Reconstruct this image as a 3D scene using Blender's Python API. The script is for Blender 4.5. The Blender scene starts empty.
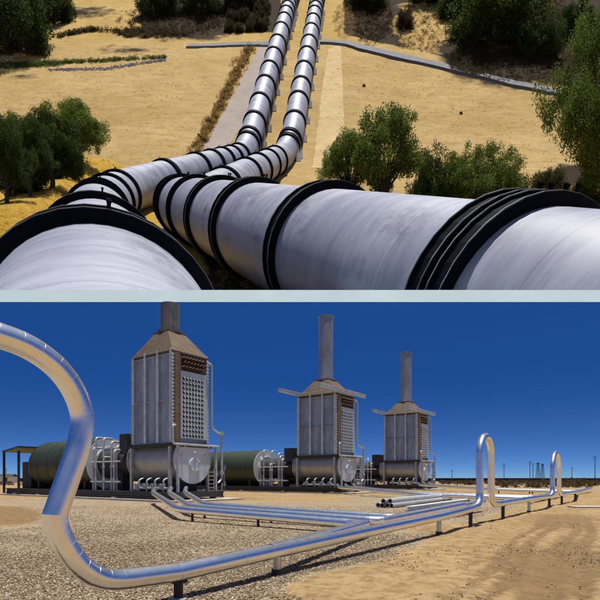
import bpy, bmesh, math, random
import numpy as np
from mathutils import Vector, Matrix

random.seed(7)
RNG = np.random.default_rng(11)
SC = bpy.context.scene
COL = SC.collection
R = math.radians

# ----------------------------------------------------------------- layout
F = 500.0          # focal length, in units of a 600 wide frame
HOR = 478.0        # level of the horizon in the lower half
H = 1.7            # eye height
U = 450.0          # size unit of the hillside
AH = R(36.5)       # heading of the plant's rows
UX, UY = math.sin(AH), math.cos(AH)
VX, VY = -math.cos(AH), math.sin(AH)


def P(px, py, Y):
    return Vector(((px - 300) / F * Y, Y, H + (HOR - py) / F * Y))


# ----------------------------------------------------------------- numpy noise
def _hash(ix, iy, seed):
    n = (ix.astype(np.int64) * 374761393 + iy.astype(np.int64) * 668265263 + seed * 974634777) & 0xFFFFFFFF
    n = ((n ^ (n >> 13)) * 1274126177) & 0xFFFFFFFF
    n = n ^ (n >> 16)
    return (n & 0xFFFFFF) / float(0xFFFFFF)


def vnoise(x, y, seed=0):
    x = np.asarray(x, float); y = np.asarray(y, float)
    ix = np.floor(x); iy = np.floor(y)
    fx = x - ix; fy = y - iy
    fx = fx * fx * (3 - 2 * fx); fy = fy * fy * (3 - 2 * fy)
    a = _hash(ix, iy, seed); b = _hash(ix + 1, iy, seed)
    c = _hash(ix, iy + 1, seed); d = _hash(ix + 1, iy + 1, seed)
    return (a * (1 - fx) + b * fx) * (1 - fy) + (c * (1 - fx) + d * fx) * fy


def fbm(x, y, octv=4, seed=0):
    s = 0; a = .5; t = 0
    for i in range(octv):
        s = s + a * (vnoise(x, y, seed + i * 17) - .5) * 2
        t += a
        x = x * 2.03; y = y * 2.03; a *= .5
    return s / t


def sstep(a, b, x):
    t = np.clip((x - a) / (b - a), 0, 1)
    return t * t * (3 - 2 * t)


# ----------------------------------------------------------------- materials
def nd(nt, typ, **kw):
    n = nt.nodes.new(typ)
    for k, v in kw.items():
        if k == 'inp':
            for kk, vv in v.items():
                n.inputs[kk].default_value = vv
        else:
            setattr(n, k, v)
    return n


def mixc(nt, fac, a, b, blend='MIX'):
    m = nt.nodes.new('ShaderNodeMix'); m.data_type = 'RGBA'; m.blend_type = blend
    for sock, val in ((m.inputs[0], fac), (m.inputs[6], a), (m.inputs[7], b)):
        if isinstance(val, bpy.types.NodeSocket):
            nt.links.new(val, sock)
        elif isinstance(val, (int, float)):
            sock.default_value = val
        else:
            sock.default_value = (*val, 1)
    return m.outputs[2]


def ramp(nt, src, stops, interp='LINEAR'):
    r = nt.nodes.new('ShaderNodeValToRGB'); r.color_ramp.interpolation = interp
    els = r.color_ramp.elements
    while len(els) < len(stops):
        els.new(.5)
    for e, (p, c) in zip(els, stops):
        e.position = p
        e.color = (c, c, c, 1) if isinstance(c, (int, float)) else (*c, 1)
    nt.links.new(src, r.inputs[0])
    return r.outputs[0]


def noise(nt, vec, scale, detail=5, rough=.6, out=0):
    n = nd(nt, 'ShaderNodeTexNoise', inp={'Scale': scale, 'Detail': detail, 'Roughness': rough})
    if vec is not None:
        nt.links.new(vec, n.inputs['Vector'])
    return n.outputs[out]


def bump(nt, h, strength, dist, normal=None):
    b = nd(nt, 'ShaderNodeBump', inp={'Strength': strength, 'Distance': dist})
    nt.links.new(h, b.inputs['Height'])
    if normal is not None:
        nt.links.new(normal, b.inputs['Normal'])
    return b.outputs[0]


def newmat(name):
    m = bpy.data.materials.new(name); m.use_nodes = True
    nt = m.node_tree
    bs = nt.nodes['Principled BSDF']
    tc = nd(nt, 'ShaderNodeTexCoord')
    return m, nt, bs, tc


def mat(name, c1, c2=None, rough=.6, metal=0.0, scale=2.0, bmp=0.0, bscale=20.0, bdist=.02, stretch=None, spec=.5,
        rust=None, rust_amt=.45):
    """painted / plain surface: two tones mixed by noise, roughness breakup, optional rust blotches"""
    m, nt, bs, tc = newmat(name)
    vec = tc.outputs['Object']
    if stretch:
        mp = nd(nt, 'ShaderNodeMapping'); mp.inputs['Scale'].default_value = stretch
        nt.links.new(vec, mp.inputs[0]); vec = mp.outputs[0]
    c2 = c2 or tuple(x * .75 for x in c1)
    n = noise(nt, vec, scale, 6, .65)
    col = mixc(nt, ramp(nt, n, [(.32, 0.0), (.68, 1.0)]), c1, c2)
    if rust:
        n2 = noise(nt, vec, scale * 2.3 + 1.1, 8, .7)
        col = mixc(nt, ramp(nt, n2, [(rust_amt, 1.0), (rust_amt + .12, 0.0)]), col, rust)
    nt.links.new(col, bs.inputs['Base Color'])
    n3 = noise(nt, vec, scale * 5, 4)
    rr = nd(nt, 'ShaderNodeMapRange', inp={'From Min': .3, 'From Max': .7, 'To Min': max(.03, rough - .08), 'To Max': min(1, rough + .12)})
    nt.links.new(n3, rr.inputs[0]); nt.links.new(rr.outputs[0], bs.inputs['Roughness'])
    bs.inputs['Metallic'].default_value = metal
    bs.inputs['Specular IOR Level'].default_value = spec
    if bmp:
        nt.links.new(bump(nt, noise(nt, vec, bscale, 6), bmp, bdist), bs.inputs['Normal'])
    return m


def foliage_mat(name, c1, c2, c3):
    m, nt, bs, tc = newmat(name)
    n = noise(nt, tc.outputs['Object'], 9, 3)
    n2 = noise(nt, tc.outputs['Object'], 60, 2)
    col = mixc(nt, ramp(nt, n, [(.35, 0.0), (.65, 1.0)]), c1, c2)
    col = mixc(nt, ramp(nt, n2, [(.5, 0.0), (.75, 1.0)]), col, c3)
    nt.links.new(col, bs.inputs['Base Color'])
    bs.inputs['Roughness'].default_value = .6
    bs.inputs['Specular IOR Level'].default_value = .04
    tl = nd(nt, 'ShaderNodeBsdfTranslucent'); nt.links.new(col, tl.inputs[0])
    mx = nd(nt, 'ShaderNodeMixShader', inp={0: .42}); nt.links.new(bs.outputs[0], mx.inputs[1]); nt.links.new(tl.outputs[0], mx.inputs[2])
    nt.links.new(mx.outputs[0], nt.nodes['Material Output'].inputs[0])
    return m


M = {}
M['ring'] = mat('navy_black_paint', (.0018, .003, .007), (.004, .005, .009), .6, 0, .004, 0, spec=.05)
M['ring_lip'] = mat('worn_edge', (.30, .32, .35), (.06, .07, .09), .5, 0, .02)
M['footing'] = mat('white_footing', (.70, .69, .66), (.5, .48, .45), .8, 0, .02)
M['divider'] = mat('pale_blue_divider', (.255, .325, .345), (.245, .313, .333), .8, 0, .004)
M['galv'] = mat('galvanised', (.36, .39, .42), (.22, .245, .27), .45, .35, 1.3, .05, 30, rust=(.17, .12, .075), rust_amt=.31)
M['panel'] = mat('side_panel_grey', (.36, .43, .52), (.19, .225, .27), .5, .2, 1.1, .03, stretch=(1, 1, .35), rust=(.18, .14, .10), rust_amt=.30)
M['panel_lit'] = mat('tube_sheet_lit', (.50, .56, .62), (.38, .43, .48), .5, .1, 1.5, .03, stretch=(1, 1, .4))  # front face paler: its sunlit brightness is put into the colour
M['rib'] = mat('rib_pale', (.62, .68, .75), (.40, .44, .48), .5, .1, 2.0)
M['hood'] = mat('weathered_tan_hood', (.135, .10, .056), (.085, .07, .05), .6, .15, .45, .05, 18, rust=(.10, .055, .028), rust_amt=.42)
M['stack'] = mat('stack_steel', (.34, .28, .20), (.20, .17, .13), .34, .75, .8, .02, stretch=(1, 1, .3))
M['stack_clean'] = mat('stack_grey', (.46, .46, .45), (.28, .28, .275), .32, .6, .8, .02, stretch=(1, 1, .3))
M['drum'] = mat('drum_grey', (.42, .42, .40), (.30, .30, .285), .42, .45, .7, .02)
M['plate'] = mat('end_plate', (.62, .65, .68), (.48, .50, .53), .45, .15, .9, .02)
M['green'] = mat('green_tank', (.024, .034, .013), (.017, .025, .010), .5, 0, .5, .02, rust=(.04, .042, .018), rust_amt=.30)
M['dark'] = mat('dark_steel', (.022, .022, .024), (.035, .032, .030), .6, .1, 2)
M['rust'] = mat('rusty_bend', (.12, .062, .032), (.07, .04, .025), .8, .1, 6)
M['rustbar'] = mat('rusty_channel', (.20, .15, .095), (.13, .095, .06), .75, .1, 2)
M['hole_shade'] = mat('tube_shadow', (.03, .028, .026), (.05, .045, .04), .8)  # near-black colour for the shade in the tube holes and header opening
M['smallpipe'] = mat('small_pipe', (.52, .53, .53), (.36, .37, .37), .4, .4, 4)
M['browntube'] = mat('support_brown', (.050, .028, .020), (.03, .02, .018), .7, 0, 9)
M['concrete'] = mat('concrete', (.45, .40, .33), (.34, .30, .25), .9, 0, 1.2, .1, 40)
M['clod'] = mat('earth_clod', (.22, .145, .07), (.13, .08, .04), .95, 0, 3)
M['bounce_cut'] = mat('bounce_cut_dark', (.055, .042, .030), (.035, .027, .02), .95, 0, .01)  # for the unseen sheet that soaks up bounced light
M['wood'] = mat('pole_wood', (.09, .065, .045), (.06, .045, .03), .9, 0, 4)
M['white'] = mat('white_sheet', (.75, .75, .73), (.6, .6, .58), .6, 0, 1)
M['bark'] = mat('bark', (.035, .027, .020), (.02, .016, .012), .95, 0, 8)
M['oak'] = foliage_mat('oak_leaves', (.075, .115, .016), (.125, .17, .028), (.20, .25, .06))
M['oakdark'] = foliage_mat('dark_leaves', (.028, .048, .010), (.052, .076, .016), (.085, .115, .028))
M['olive'] = foliage_mat('olive_leaves', (.050, .058, .014), (.085, .088, .022), (.13, .13, .038))
M['scrub'] = foliage_mat('brown_scrub', (.050, .036, .020), (.085, .060, .030), (.15, .105, .05))
M['scrubdark'] = foliage_mat('dark_scrub', (.040, .029, .016), (.066, .047, .024), (.11, .078, .038))
M['straw'] = foliage_mat('straw', (.62, .40, .07), (.74, .48, .10), (.80, .58, .19))
M['strawbrown'] = foliage_mat('straw_brown', (.20, .12, .04), (.32, .20, .06), (.48, .33, .12))
M['greengrass'] = foliage_mat('green_grass', (.055, .095, .022), (.085, .125, .032), (.14, .17, .05))
M['rockgrey'] = mat('rock_grey', (.34, .33, .33), (.22, .21, .21), .9, 0, .05)


def chrome_mat():
    """aluminium jacket: polished, slight scuffs"""
    m, nt, bs, tc = newmat('aluminium_jacket')
    n = noise(nt, tc.outputs['Object'], 3.5, 6, .7)
    nt.links.new(mixc(nt, ramp(nt, n, [(.3, 0.0), (.7, 1.0)]), (.90, .895, .885), (.83, .825, .82)), bs.inputs['Base Color'])
    n2 = noise(nt, tc.outputs['Object'], 5, 3, .6)
    rr = nd(nt, 'ShaderNodeMapRange', inp={'From Min': .3, 'From Max': .7, 'To Min': .26, 'To Max': .32})
    nt.links.new(n2, rr.inputs[0]); nt.links.new(rr.outputs[0], bs.inputs['Roughness'])
    bs.inputs['Metallic'].default_value = 1
    nt.links.new(bump(nt, noise(nt, tc.outputs['Object'], 3, 2), .04, .02), bs.inputs['Normal'])
    return m


M['chrome'] = chrome_mat()
M['dullchrome'] = mat('dull_aluminium', (.62, .63, .64), (.45, .46, .47), .32, .9, 5)


def pipe_paint():
    """pale lavender grey paint with plate joints, rub marks and grime running round the pipe"""
    m, nt, bs, tc = newmat('pale_pipe_paint')
    at = nd(nt, 'ShaderNodeAttribute', attribute_name='pc')
    vec = at.outputs['Vector']
    mp = nd(nt, 'ShaderNodeMapping'); mp.inputs['Scale'].default_value = (3.2, .9, .9)
    nt.links.new(vec, mp.inputs[0])
    n1 = noise(nt, mp.outputs[0], 2.2, 8, .7)
    col = mixc(nt, ramp(nt, n1, [(.30, 0.0), (.66, 1.0)]), (.155, .162, .215), (.285, .295, .36))
    mp2 = nd(nt, 'ShaderNodeMapping'); mp2.inputs['Scale'].default_value = (14, 1.2, 1.2)
    nt.links.new(vec, mp2.inputs[0])
    n2 = noise(nt, mp2.outputs[0], 2.0, 6, .7)
    col = mixc(nt, ramp(nt, n2, [(.56, 0.0), (.72, .55)]), col, (.14, .145, .20))
    mp4 = nd(nt, 'ShaderNodeMapping'); mp4.inputs['Scale'].default_value = (1.1, 1.6, 1.6)
    nt.links.new(vec, mp4.inputs[0])
    n4 = noise(nt, mp4.outputs[0], 2.6, 9, .75)
    col = mixc(nt, ramp(nt, n4, [(.54, 0.0), (.66, .75)]), col, (.10, .10, .13))
    # plate joints
    sx = nd(nt, 'ShaderNodeSeparateXYZ'); nt.links.new(vec, sx.inputs[0])
    mm = nd(nt, 'ShaderNodeMath', operation='MULTIPLY', inp={1: 4.0}); nt.links.new(sx.outputs[0], mm.inputs[0])
    fr = nd(nt, 'ShaderNodeMath', operation='FRACT'); nt.links.new(mm.outputs[0], fr.inputs[0])
    lt = nd(nt, 'ShaderNodeMath', operation='LESS_THAN', inp={1: .022}); nt.links.new(fr.outputs[0], lt.inputs[0])
    jf = nd(nt, 'ShaderNodeMath', operation='MULTIPLY', inp={1: .35}); nt.links.new(lt.outputs[0], jf.inputs[0])
    col = mixc(nt, jf.outputs[0], col, (.08, .08, .105))
    nt.links.new(col, bs.inputs['Base Color'])
    rr = nd(nt, 'ShaderNodeMapRange', inp={'From Min': .3, 'From Max': .7, 'To Min': .38, 'To Max': .6})
    nt.links.new(n1, rr.inputs[0]); nt.links.new(rr.outputs[0], bs.inputs['Roughness'])
    bs.inputs['Specular IOR Level'].default_value = .5
    return m


M['pipe'] = pipe_paint()


def hill_mat():
    m, nt, bs, tc = newmat('dry_grass_hill')
    g = nd(nt, 'ShaderNodeNewGeometry'); sc = nd(nt, 'ShaderNodeVectorMath', operation='SCALE')
    sc.inputs['Scale'].default_value = 1 / U
    nt.links.new(g.outputs['Position'], sc.inputs[0]); vec = sc.outputs[0]
    mp = nd(nt, 'ShaderNodeMapping'); mp.inputs['Scale'].default_value = (.55, 1, 1.6); mp.inputs['Rotation'].default_value = (0, R(14), 0)
    nt.links.new(vec, mp.inputs[0])
    n1 = noise(nt, vec, .45, 6, .6); n2 = noise(nt, mp.outputs[0], 3.2, 12, .85); n3 = noise(nt, vec, 34, 8, .9)
    n5 = noise(nt, vec, 1.3, 8, .7)
    pale = mixc(nt, ramp(nt, n1, [(.35, 0.0), (.65, 1.0)]), (.74, .53, .225), (.60, .405, .145))
    pale = mixc(nt, ramp(nt, n2, [(.46, 0.0), (.62, .8)]), pale, (.46, .30, .125))
    pale = mixc(nt, ramp(nt, n3, [(.54, 0.0), (.66, .55)]), pale, (.38, .25, .105))
    pale = mixc(nt, ramp(nt, n5, [(.55, 0.0), (.72, .35)]), pale, (.72, .56, .34))
    ay = nd(nt, 'ShaderNodeAttribute', attribute_name='yellow')
    n4 = noise(nt, vec, 7, 8, .75)
    yel = mixc(nt, ramp(nt, n4, [(.38, 0.0), (.66, 1.0)]), (.78, .50, .075), (.52, .32, .05))
    col = mixc(nt, ay.outputs['Fac'], pale, yel)
    ad = nd(nt, 'ShaderNodeAttribute', attribute_name='soil_shade')
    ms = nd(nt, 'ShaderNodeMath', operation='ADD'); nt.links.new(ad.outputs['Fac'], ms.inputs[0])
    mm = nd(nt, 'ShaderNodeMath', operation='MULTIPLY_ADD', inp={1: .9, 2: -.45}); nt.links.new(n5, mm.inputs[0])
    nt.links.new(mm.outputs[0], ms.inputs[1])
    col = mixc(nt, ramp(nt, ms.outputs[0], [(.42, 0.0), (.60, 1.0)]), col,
               mixc(nt, ramp(nt, n3, [(.4, 0.0), (.6, 1.0)]), (.064, .040, .021), (.034, .022, .013)))  # dark brown: bare earth plus slope shade painted into the colour
    nt.links.new(col, bs.inputs['Base Color']); bs.inputs['Roughness'].default_value = .95
    bs.inputs['Specular IOR Level'].default_value = .1
    b1 = bump(nt, n2, .8, .16 * U)
    nt.links.new(bump(nt, n3, .5, .03 * U, b1), bs.inputs['Normal'])
    return m


def ground_mat():
    m, nt, bs, tc = newmat('desert_ground')
    g = nd(nt, 'ShaderNodeNewGeometry'); vec = g.outputs['Position']
    # gravel
    vo = nd(nt, 'ShaderNodeTexVoronoi', feature='F1', inp={'Scale': 21.0, 'Randomness': 1.0}); nt.links.new(vec, vo.inputs['Vector'])
    ve = nd(nt, 'ShaderNodeTexVoronoi', feature='DISTANCE_TO_EDGE', inp={'Scale': 21.0, 'Randomness': 1.0}); nt.links.new(vec, ve.inputs['Vector'])
    sep = nd(nt, 'ShaderNodeSeparateColor'); nt.links.new(vo.outputs['Color'], sep.inputs[0])
    peb = ramp(nt, sep.outputs[0], [(0, (.10, .07, .042)), (.35, (.26, .19, .115)), (.7, (.40, .31, .20)), (1, (.52, .44, .33))])
    peb = mixc(nt, ramp(nt, ve.outputs['Distance'], [(.0, .85), (.12, 0.0)]), peb, (.075, .055, .036))
    nb = noise(nt, vec, .35, 5)
    peb = mixc(nt, ramp(nt, nb, [(.4, 0.0), (.7, .35)]), peb, (.40, .30, .18))
    # sand
    n1 = noise(nt, vec, .28, 8, .65); n2 = noise(nt, vec, 3.0, 9, .75); n3 = noise(nt, vec, 26, 6, .75)
    sand = mixc(nt, ramp(nt, n1, [(.36, 0.0), (.64, 1.0)]), (.345, .243, .118), (.255, .170, .078))
    sand = mixc(nt, ramp(nt, n2, [(.44, 0.0), (.62, .85)]), sand, (.155, .098, .046))
    sand = mixc(nt, ramp(nt, n3, [(.55, 0.0), (.75, .45)]), sand, (.46, .34, .18))
    ab = nd(nt, 'ShaderNodeAttribute', attribute_name='brown')
    br = mixc(nt, ramp(nt, n2, [(.35, 0.0), (.65, 1.0)]), (.20, .125, .058), (.13, .08, .038))
    msb = nd(nt, 'ShaderNodeMath', operation='MULTIPLY_ADD', inp={1: .8, 2: -.4}); nt.links.new(n2, msb.inputs[0])
    ma = nd(nt, 'ShaderNodeMath', operation='ADD'); nt.links.new(ab.outputs['Fac'], ma.inputs[0]); nt.links.new(msb.outputs[0], ma.inputs[1])
    sand = mixc(nt, ramp(nt, ma.outputs[0], [(.35, 0.0), (.65, .85)]), sand, br)
    ag = nd(nt, 'ShaderNodeAttribute', attribute_name='gravel')
    mg = nd(nt, 'ShaderNodeMath', operation='MULTIPLY_ADD', inp={1: .9, 2: -.45}); nt.links.new(n2, mg.inputs[0])
    mg2 = nd(nt, 'ShaderNodeMath', operation='ADD'); nt.links.new(ag.outputs['Fac'], mg2.inputs[0]); nt.links.new(mg.outputs[0], mg2.inputs[1])
    gm = ramp(nt, mg2.outputs[0], [(.40, 0.0), (.56, 1.0)])
    nt.links.new(mixc(nt, gm, sand, peb), bs.inputs['Base Color'])
    bs.inputs['Roughness'].default_value = .95; bs.inputs['Specular IOR Level'].default_value = .15
    hg = ramp(nt, vo.outputs['Distance'], [(0, 1.0), (.7, 0.0)])
    hm = mixc(nt, gm, mixc(nt, .5, n3, n2), hg)
    nt.links.new(bump(nt, hm, .9, .035), bs.inputs['Normal'])
    return m


def stone_mat():
    m, nt, bs, tc = newmat('gravel_stone')
    g = nd(nt, 'ShaderNodeNewGeometry')
    c = ramp(nt, g.outputs['Random Per Island'], [(0, (.07, .048, .028)), (.3, (.16, .112, .065)), (.62, (.255, .187, .115)), (.92, (.36, .29, .20)), (1, (.50, .43, .34))])
    nt.links.new(c, bs.inputs['Base Color']); bs.inputs['Roughness'].default_value = .85
    bs.inputs['Specular IOR Level'].default_value = .25
    return m


M['hill'] = hill_mat(); M['ground'] = ground_mat(); M['stone'] = stone_mat()
M['track'] = mat('pale_track', (.29, .24, .205), (.23, .19, .16), .95, 0, .006, .2, .05, 1.5)
M['dirt_track'] = mat('sandy_track', (.46, .335, .145), (.36, .25, .095), .95, 0, .006, .2, .05, 1.5)
M['road'] = mat('road_grey', (.15, .15, .16), (.12, .12, .13), .9, 0, .006)
M['wallgrey'] = mat('wall_grey', (.075, .072, .075), (.05, .048, .05), .9, 0, .008)


# ----------------------------------------------------------------- object helpers
def tag(o, label=None, cat=None, group=None, kind=None):
    if label: o['label'] = label
    if cat: o['category'] = cat
    if group: o['group'] = group
    if kind: o['kind'] = kind
    return o


def empty(name, loc=(0, 0, 0), rz=0.0):
    o = bpy.data.objects.new(name, None); COL.objects.link(o)
    o.location = loc; o.rotation_euler = (0, 0, rz); o.empty_display_size = .3
    return o


def copy_tree(o, parent=None):
    c = o.copy(); COL.objects.link(c)
    if parent is not None: c.parent = parent
    for ch in [x for x in bpy.data.objects if x.parent == o]:
        copy_tree(ch, c)
    return c


def link_mesh(name, me, material, parent=None, smooth=False):
    o = bpy.data.objects.new(name, me); COL.objects.link(o)
    me.materials.append(material)
    if smooth:
        me.polygons.foreach_set('use_smooth', [True] * len(me.polygons))
    if parent is not None: o.parent = parent
    return o


class MB:
    """collects boxes, tubes, lathes; build() links them as one mesh"""
    def __init__(s):
        s.v = []; s.f = []; s.sm = []; s.pc = []

    def add(s, verts, faces, smooth=False, pc=None):
        b = len(s.v)
        s.v += [tuple(x) for x in verts]
        s.pc += pc if pc else [(0, 0, 0)] * len(verts)
        s.f += [tuple(i + b for i in f) for f in faces]
        s.sm += [smooth] * len(faces)
        return s

    def box(s, x0, x1, y0, y1, z0, z1):
        v = [(x, y, z) for z in (z0, z1) for y in (y0, y1) for x in (x0, x1)]
        return s.add(v, [(0, 2, 3, 1), (4, 5, 7, 6), (0, 1, 5, 4), (2, 6, 7, 3), (0, 4, 6, 2), (1, 3, 7, 5)])

    def frame(s, a, b):
        t = (Vector(b) - Vector(a)).normalized()
        ref = Vector((0, 0, 1)) if abs(t.z) < .95 else Vector((1, 0, 0))
        x = t.cross(ref).normalized(); y = x.cross(t).normalized()
        return x, y, t

    def bar(s, a, b, w, h):
        a, b = Vector(a), Vector(b); x, y, t = s.frame(a, b)
        v = [p + x * i * w / 2 + y * j * h / 2 for p in (a, b) for j in (-1, 1) for i in (-1, 1)]
        return s.add(v, [(0, 2, 3, 1), (4, 5, 7, 6), (0, 1, 5, 4), (2, 6, 7, 3), (0, 4, 6, 2), (1, 3, 7, 5)])

    def tube(s, pts, r, n=16, cap=True, gore=False, r2=None):
        pts = [Vector(p) for p in pts]; m = len(pts)
        T = []
        for i in range(m):
            a = (pts[i] - pts[i - 1]).normalized() if i else None
            b = (pts[i + 1] - pts[i]).normalized() if i < m - 1 else None
            t = (a + b) if (a is not None and b is not None) else (a if b is None else b)
            T.append(t.normalized())
        ref = Vector((0, 0, 1)) if abs(T[0].z) < .9 else Vector((0, 1, 0))
        x = T[0].cross(ref).normalized()
        rings = []; pcs = []; d = 0
        for i in range(m):
            x = (x - T[i] * x.dot(T[i])).normalized(); y = T[i].cross(x)
            rr = r if r2 is None else r + (r2 - r) * i / (m - 1)
            if i: d += (pts[i] - pts[i - 1]).length
            # mitre: keep section round in the plane of each leg
            k = 1.0; ax = None
            if 0 < i < m - 1:
                a = (pts[i] - pts[i - 1]).normalized(); c = max(.3, a.dot(T[i])); k = 1 / c
                ax = (a - T[i] * a.dot(T[i]))
                ax = ax.normalized() if ax.length > 1e-6 else None
            ring = []
            for j in range(n):
                an = 2 * math.pi * j / n
                q = x * math.cos(an) * rr + y * math.sin(an) * rr
                if ax is not None: q = q + ax * q.dot(ax) * (k - 1)
                ring.append(pts[i] + q)
            rings.append(ring)
            pcs.append([(d / U, rr * math.cos(2 * math.pi * j / n) / U, rr * math.sin(2 * math.pi * j / n) / U) for j in range(n)])
        if isinstance(gore, (list, tuple)):
            cuts = [0] + sorted(gore) + [m - 1]
            for c0, c1 in zip(cuts[:-1], cuts[1:]):
                fs = [(i * n + j, i * n + (j + 1) % n, (i + 1) * n + (j + 1) % n, (i + 1) * n + j) for i in range(c1 - c0) for j in range(n)]
                s.add([v for r_ in rings[c0:c1 + 1] for v in r_], fs, True, [p for q in pcs[c0:c1 + 1] for p in q])
        elif gore:
            for i in range(m - 1):
                s.add(rings[i] + rings[i + 1], [(j, (j + 1) % n, n + (j + 1) % n, n + j) for j in range(n)], True, pcs[i] + pcs[i + 1])
        else:
            fs = [(i * n + j, i * n + (j + 1) % n, (i + 1) * n + (j + 1) % n, (i + 1) * n + j) for i in range(m - 1) for j in range(n)]
            s.add([v for r_ in rings for v in r_], fs, True, [p for q in pcs for p in q])
        if cap:
            s.add(rings[0], [tuple(reversed(range(n)))]); s.add(rings[-1], [tuple(range(n))])
        return s

    def lathe(s, c, axis, prof, n=24, smooth=True, phase=0.0, closed=False):
        """profile points (along axis, radius) turned about axis through c; sharp between profile points"""
        c = Vector(c); t = Vector(axis).normalized()
        ref = Vector((0, 0, 1)) if abs(t.z) < .9 else Vector((1, 0, 0))
        x = t.cross(ref).normalized(); y = t.cross(x)
        prof = list(prof) + ([prof[0]] if closed else [])
        for (a0, r0), (a1, r1) in zip(prof[:-1], prof[1:]):
            def ring(a, r_):
                return [c + t * a + (x * math.cos(2 * math.pi * j / n + phase) + y * math.sin(2 * math.pi * j / n + phase)) * r_ for j in range(n)]
            if r0 < 1e-9 and r1 < 1e-9: continue
            s.add(ring(a0, r0) + ring(a1, r1), [(j, (j + 1) % n, n + (j + 1) % n, n + j) for j in range(n)], smooth)
        return s

    def build(s, name, material, parent=None, local=False, cut=None):
        me = bpy.data.meshes.new(name)
        v = np.array(s.v, float)
        if parent is not None and not local:
            v = v - np.array(parent.location)
        me.from_pydata(v.tolist(), [], s.f)
        me.polygons.foreach_set('use_smooth', s.sm)
        at = me.attributes.new('pc', 'FLOAT_VECTOR', 'POINT')
        at.data.foreach_set('vector', np.array(s.pc, float).ravel())
        if cut:
            bm = bmesh.new(); bm.from_mesh(me)
            off = Vector(parent.location) if (parent is not None and not local) else Vector()
            for co, no in cut:
                g = bm.verts[:] + bm.edges[:] + bm.faces[:]
                bmesh.ops.bisect_plane(bm, geom=g, plane_co=Vector(co) - off, plane_no=no, clear_inner=True, dist=1e-4)
            bm.to_mesh(me); bm.free()
        bmn = bmesh.new(); bmn.from_mesh(me); bmesh.ops.recalc_face_normals(bmn, faces=bmn.faces); bmn.to_mesh(me); bmn.free()
        return link_mesh(name, me, material, parent)


def round_path(pts, rad, n=8):
    """polyline with its corners rounded by circular-looking arcs"""
    pts = [Vector(p) for p in pts]; out = [pts[0]]
    for i in range(1, len(pts) - 1):
        a, b, c = pts[i - 1], pts[i], pts[i + 1]
        r_ = rad[i] if isinstance(rad, (list, tuple)) else rad
        d1 = min(r_, (a - b).length * .49); d2 = min(r_, (c - b).length * .49)
        p0 = b + (a - b).normalized() * d1; p1 = b + (c - b).normalized() * d2
        for k in range(n + 1):
            t = k / n
            out.append(p0 * (1 - t) ** 2 + b * 2 * t * (1 - t) + p1 * t * t)
    out.append(pts[-1])
    return out


def quads_mesh(name, V, material, parent=None):
    n = V.shape[0]; k = V.shape[1]
    me = bpy.data.meshes.new(name)
    me.vertices.add(n * k); me.vertices.foreach_set('co', V.reshape(-1).astype(np.float32))
    me.loops.add(n * k); me.loops.foreach_set('vertex_index', np.arange(n * k, dtype=np.int32))
    me.polygons.add(n)
    me.polygons.foreach_set('loop_start', np.arange(0, n * k, k, dtype=np.int32))
    me.update(calc_edges=True)
    return link_mesh(name, me, material, parent)


def grid_mesh(name, Pnts, material, attrs=None, closed_u=False):
    a, b, _ = Pnts.shape
    me = bpy.data.meshes.new(name)
    me.vertices.add(a * b); me.vertices.foreach_set('co', Pnts.reshape(-1).astype(np.float32))
    idx = np.arange(a * b).reshape(a, b)
    if closed_u:
        idx = np.concatenate([idx, idx[:, :1]], axis=1)
    q = np.stack([idx[:-1, :-1], idx[:-1, 1:], idx[1:, 1:], idx[1:, :-1]], -1).reshape(-1, 4)
    me.loops.add(q.size); me.loops.foreach_set('vertex_index', q.reshape(-1).astype(np.int32))
    me.polygons.add(len(q)); me.polygons.foreach_set('loop_start', np.arange(0, q.size, 4, dtype=np.int32))
    me.update(calc_edges=True)
    for k, v in (attrs or {}).items():
        at = me.attributes.new(k, 'FLOAT', 'POINT'); at.data.foreach_set('value', v.reshape(-1).astype(np.float32))
    return link_mesh(name, me, material, None, smooth=True)


# ----------------------------------------------------------------- the hillside (all in units of U, then scaled)
TY = np.array([.5, 2.45, 3.16, 4.85, 6.2, 7.9, 9.5, 10.9, 11.6, 13.0, 15.0, 17.5, 20.0, 23, 28])
TZ = np.array([-.45, .80, 1.27, 2.30, 3.15, 4.33, 5.52, 6.62, 7.25, 8.95, 11.65, 15.05, 18.4, 22.6, 29.8])
_ys = np.linspace(.5, 28, 2400)
_zs = np.interp(_ys, TY, TZ)
_k = np.ones(45) / 45
_zp = np.pad(_zs, 22, mode='edge')
_zp[:22] = _zs[0] - (_zs[1] - _zs[0]) * np.arange(22, 0, -1); _zp[-22:] = _zs[-1] + (_zs[-1] - _zs[-2]) * np.arange(1, 23)
_zs = np.convolve(_zp, _k, mode='valid')

RIDGE = [(-90, 262, 2.9), (-40, 232, 3.2), (0, 209, 3.7), (40, 195, 5.0), (71, 172, 7.3), (90, 158, 8.7), (106, 159, 9.2), (122, 168, 9.5), (150, 180, 9.9)]
_rp = np.array([((p - 300) / F * y, y, (HOR - r) / F * y) for p, r, y in RIDGE])
HILLA = [(0.5, 9.5), ]


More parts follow.
